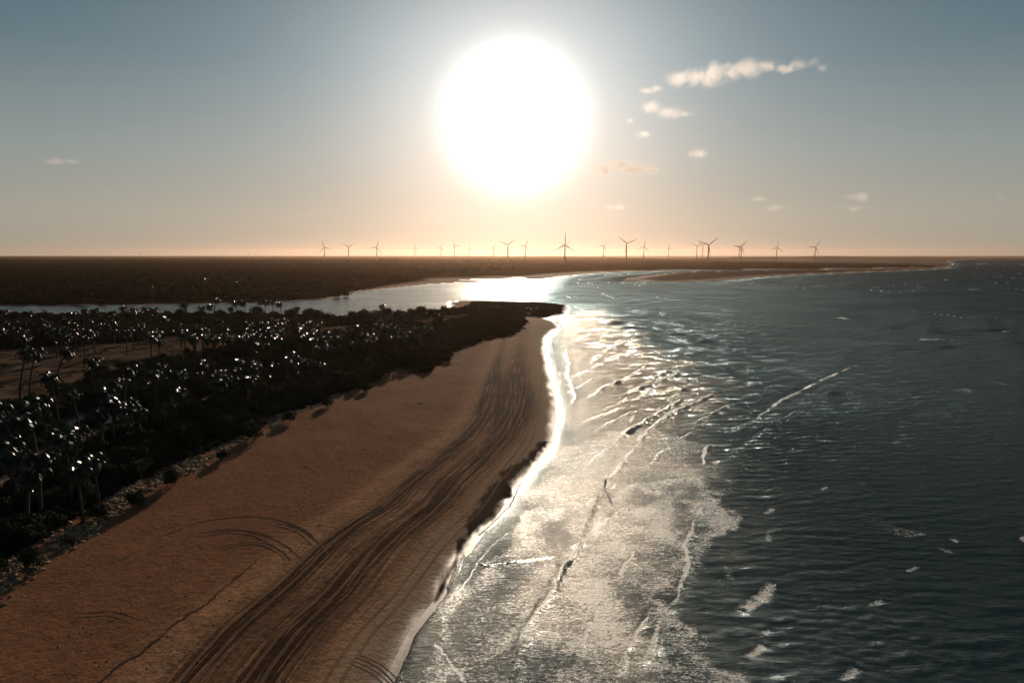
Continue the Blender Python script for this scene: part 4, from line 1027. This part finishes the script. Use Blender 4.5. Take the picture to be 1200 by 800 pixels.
# ------------------------------------------------------------------ person standing in the surf
def skin_obj(name, verts, edges, radii, mat, parent=None, sub=1):
    me = bpy.data.meshes.new(name); me.from_pydata(verts, edges, []); me.materials.append(mat)
    o = link(bpy.data.objects.new(name, me)); o.parent = parent
    md = o.modifiers.new('skin', 'SKIN'); md.use_smooth_shade = True
    return o, md
def person(px, py, label):
    x, y = at(px, py, 0.05)
    m_body, t, out = new_mat('dark_wetsuit_skin')
    z_ = t.new('ShaderNodeSeparateXYZ'); t.l.new(t.new('ShaderNodeTexCoord').outputs['Object'], z_.inputs[0])
    ax_ = t.m('ABSOLUTE', z_.outputs[0])
    skin_f = t.m('MAXIMUM', t.m('GREATER_THAN', z_.outputs[2], 1.50), t.m('GREATER_THAN', ax_, .37))
    principled(t, out, t.mix(skin_f, (.018, .018, .022), (.22, .12, .08)), .6, .3)
    V_ = []; E_ = []; Rr = []
    def add(p, r_, par=None):
        V_.append(p); Rr.append(r_)
        if par is not None: E_.append((par, len(V_) - 1))
        return len(V_) - 1
    pel = add((0, 0, .95), .15); wa = add((0, .01, 1.12), .125, pel); chest = add((0, 0, 1.32), .155, wa); nk = add((0, .01, 1.48), .062, chest)
    hd0 = add((0, -.005, 1.56), .082, nk); hd1 = add((0, -.01, 1.66), .095, hd0); add((0, 0, 1.74), .07, hd1)
    for sg in (-1, 1):
        hip = add((sg * .10, 0, .88), .10, pel); kn = add((sg * .13, -.05, .48), .062, hip); an = add((sg * .15, .02, .09), .042, kn); add((sg * .17, -.15, .03), .035, an)
        sh_ = add((sg * .19, .0, 1.42), .06, chest); el = add((sg * .29, .02, 1.16), .043, sh_); wr = add((sg * .36, -.10, .96), .030, el); pm = add((sg * .385, -.13, .90), .034, wr)
        for i in range(4):
            a_ = add((sg * (.40 + .004 * i), -.165 + .022 * i, .86), .010, pm); b_ = add((sg * (.405), -.175 + .022 * i, .825 + .006 * abs(i - 1.5)), .009, a_); add((sg * .395, -.180 + .022 * i, .80 + .008 * abs(i - 1.5)), .008, b_)
        a_ = add((sg * .375, -.17, .90), .011, pm); add((sg * .365, -.195, .875), .009, a_)
    me = bpy.data.meshes.new('person'); me.from_pydata(V_, E_, []); me.materials.append(m_body)
    o = link(bpy.data.objects.new('person', me)); o.location = (x, y, -.14); o.rotation_euler = (R(0), R(-6), R(200))
    md = o.modifiers.new('skin', 'SKIN'); md.use_smooth_shade = True; o.modifiers.new('smooth', 'SUBSURF').levels = 1
    o.modifiers['smooth'].render_levels = 2
    if len(me.skin_vertices) == 0:
        bpy.context.view_layer.objects.active = o
    sv = me.skin_vertices[0].data
    for i, r_ in enumerate(Rr): sv[i].radius = (r_, r_ * (.72 if i in (0, 1, 2) else 1)); sv[i].use_root = (i == 0)
    # face and hair as small children
    bm = bmesh.new()
    for sx_ in (-.034, .034): bmesh.ops.create_uvsphere(bm, u_segments=8, v_segments=6, radius=.013, matrix=Matrix.Translation((sx_, -.098, 1.665)))
    bm_obj('eyes', bm, plain_mat('eye', (.02, .02, .02), (.03, .03, .03)), True, o)
    bm = bmesh.new(); tube(bm, [(0, -.095, 1.675), (0, -.118, 1.635), (0, -.10, 1.628)], [.008, .014, .012], 6); tube(bm, [(-.025, -.096, 1.60), (.025, -.096, 1.60)], [.006, .006], 5)
    for sx_ in (-1, 1): tube(bm, [(sx_ * .092, .0, 1.63), (sx_ * .105, .01, 1.66), (sx_ * .094, .01, 1.69)], [.010, .016, .010], 6)
    bm.normal_update(); bm_obj('face', bm, plain_mat('skin', (.22, .12, .08), (.25, .14, .09)), True, o)
    bm = bmesh.new(); bmesh.ops.create_uvsphere(bm, u_segments=16, v_segments=10, radius=.108, matrix=Matrix.Translation((0, .022, 1.685)))
    for v in bm.verts: v.co += Vector((0, 0, .012)) * math.sin(v.co.x * 60)
    bm_obj('hair', bm, plain_mat('hair', (.012, .010, .008), (.03, .022, .018)), True, o)
    tag(o, label, 'person')
person(708.6, 571.5, 'person in dark wetsuit standing in the surf beside a breaking wave')

# ------------------------------------------------------------------ clouds: real volumes far behind and above the haze
def cloud(lobes, dist, dens, label, seed, col=(1, 1, 1), warm=0):
    """lobes: (px, py, rx px, ry px)"""
    k = dist / FPX; L_ = []
    for px, py, rx, ry in lobes:
        v_ = (400 - py) / FPX; dz = -math.sin(PITCH) + v_ * math.cos(PITCH); dy = math.cos(PITCH) + v_ * math.sin(PITCH)
        L_.append(((px - 600) * k, dy * dist, CAM_H + dz * dist, rx * k, max(rx, ry) * k * .6, ry * k))
    L_ = np.array(L_); ctr = L_[:, :3].mean(0)
    lo = (L_[:, :3] - L_[:, 3:] * 1.45).min(0) - ctr; hi = (L_[:, :3] + L_[:, 3:] * 1.45).max(0) - ctr
    bm = bmesh.new(); bmesh.ops.create_icosphere(bm, subdivisions=3, radius=1)
    for v in bm.verts: v.co = Vector([(lo[i] + hi[i]) / 2 + v.co[i] * (hi[i] - lo[i]) / 2 * 1.25 for i in range(3)])
    m_, t, out = new_mat('cloud_vapour')
    tc = t.new('ShaderNodeTexCoord').outputs['Object']
    rr = float(L_[:, 5].mean())
    nz_ = t.noise(t.v('ADD', tc, (seed * 977., 0, 0)), .42 / rr, 8.0, .70, .9)
    best = None
    for l in L_:
        q = t.v('SUBTRACT', tc, tuple(float(c) for c in (l[:3] - ctr)))
        q = t.v('MULTIPLY', q, (float(1 / l[3]), float(1 / l[4]), float(1 / l[5])))
        s_ = t.m('SUBTRACT', 1.0, t.v('LENGTH', q))
        best = s_ if best is None else t.m('MAXIMUM', best, s_)
    f = t.m('ADD', best, t.m('MULTIPLY', t.m('SUBTRACT', nz_, .50), 3.2))
    f = t.ss(f, .0, 1.3)
    pv_ = t.new('ShaderNodeVolumePrincipled'); pv_.inputs['Color'].default_value = (*col, 1); pv_.inputs['Anisotropy'].default_value = .6
    pv_.inputs['Anisotropy'].default_value = .4 if warm else .6
    t.l.new(t.m('MULTIPLY', f, dens / rr), pv_.inputs['Density']); t.l.new(pv_.outputs[0], out.inputs[1])
    o = bm_obj('cloud', bm, m_, True); o.location = ctr
    tag(o, label, 'cloud', 'small evening clouds'); return o
CW = (1.0, .93, .88)
cloud([(797, 92, 18, 10), (815, 90, 22, 14), (836, 88, 22, 14), (856, 86, 20, 13), (878, 81, 20, 12), (898, 77, 18, 8), (918, 79, 16, 7), (938, 75, 16, 8), (952, 74, 12, 7), (962, 79, 9, 6)], 9000, 0.47, 'longest cloud, a wispy white streak stretching to the upper right', 1, CW)
cloud([(757, 106, 10, 5), (768, 104, 10, 5)], 9000, 0.25, 'little cloud just left of the end of the long streak', 2, CW)
cloud([(765, 126, 16, 9), (782, 131, 18, 9), (800, 134, 12, 5)], 9000, 0.25, 'soft cloud directly under the left end of the long streak', 3, CW)
cloud([(737, 142, 6, 4)], 9000, 0.25, 'tiny cloud puff closest to the glare', 4, CW)
cloud([(753, 158, 11, 5)], 9000, 0.30, 'tiny oval cloud between the soft one and the shaded one', 5, CW)
cloud([(819, 180, 15, 7)], 9000, 0.23, 'faint pale puff standing alone below the long streak', 6, CW)
cloud([(706, 199, 18, 8), (728, 193, 20, 9), (742, 198, 24, 9), (762, 200, 20, 6)], 9000, 0.76, 'flat cloud with a shaded grey belly right of the sun', 7, (.97, .90, .82), 1)
cloud([(722, 243, 14, 5)], 9000, 0.17, 'faint low cloud under the shaded one', 8, CW)
cloud([(1006, 231, 18, 7), (1000, 244, 14, 5)], 9000, 0.14, 'faint low puff above the far right end of the turbine row', 9, CW)
cloud([(66, 189, 14, 5), (84, 189, 11, 4)], 9000, 0.17, 'small thin cloud alone on the left side of the sky', 10, CW)
cloud([(888, 233, 12, 4), (908, 244, 14, 6)], 9000, 0.11, 'very faint cloud low above the turbines right of the cluster', 11, CW)
cloud([(1174, 232, 11, 7)], 9000, 0.12, 'faint puff low at the right edge of the sky', 12, CW)

# ------------------------------------------------------------------ labels that place each repeat by its row
ORD = ['first', 'second', 'third', 'fourth', 'fifth', 'sixth', 'seventh', 'eighth', 'ninth', 'tenth', 'eleventh', 'twelfth', 'thirteenth', 'fourteenth', 'fifteenth', 'sixteenth',
       'seventeenth', 'eighteenth', 'nineteenth', 'twentieth', 'twenty-first', 'twenty-second', 'twenty-third', 'twenty-fourth', 'twenty-fifth', 'twenty-sixth', 'twenty-seventh', 'twenty-eighth', 'twenty-ninth', 'thirtieth', 'thirty-first']
ROWN = {1: [''], 2: ['back row', 'front row'], 3: ['back row', 'middle row', 'front row'], 4: ['back row', 'second row', 'third row', 'front row'], 5: ['back row', 'second row', 'middle row', 'fourth row', 'front row']}
def name_rows(group, what, where, nrow):
    ob = [o for o in C.objects if o.get('group') == group and o.parent is None and not o.get('label')]
    ob.sort(key=lambda o: -o.location.y)
    k = math.ceil(len(ob) / nrow)
    for rw in range(nrow):
        rr = sorted(ob[rw * k:(rw + 1) * k], key=lambda o: o.location.x / o.location.y)
        for i, o in enumerate(rr):
            o['label'] = ('%s, %s from left in the %s of %s' % (what, ORD[i], ROWN[nrow][rw], where)) if nrow > 1 else '%s, %s from left of %s' % (what, ORD[i], where)
name_rows('palm grove below the river', 'glinting palm', 'the left grove below the river', 4)
name_rows('middle palm grove', 'glinting palm', 'the middle grove behind the clearing', 4)
name_rows('central palm grove', 'glinting palm', 'the grove right of the clearing', 5)
name_rows('palm grove by the sandbank', 'glinting palm', 'the grove nearest the headland', 4)
name_rows('palm clump beside the track', 'glinting palm', 'the clump above the sandy track', 2)
name_rows('loose palm grove left of the pond', 'dark palm', 'the loose palms left of the pond', 1)
name_rows('palms at the lower left edge', 'shadowy palm', 'those at the lower left edge', 1)
name_rows('palm row on the near river bank', 'tall palm against the river', 'the bank row', 1)
name_rows('palms in the wood across the river', 'small far palm', 'the palms poking from the far wood', 1)
name_rows('shrubs along the beach edge', 'dark shrub', 'the row of shrubs facing the sand', 1)
name_rows('trees along the near river bank', 'dark round-headed tree', 'the tree row on the near river bank', 1)
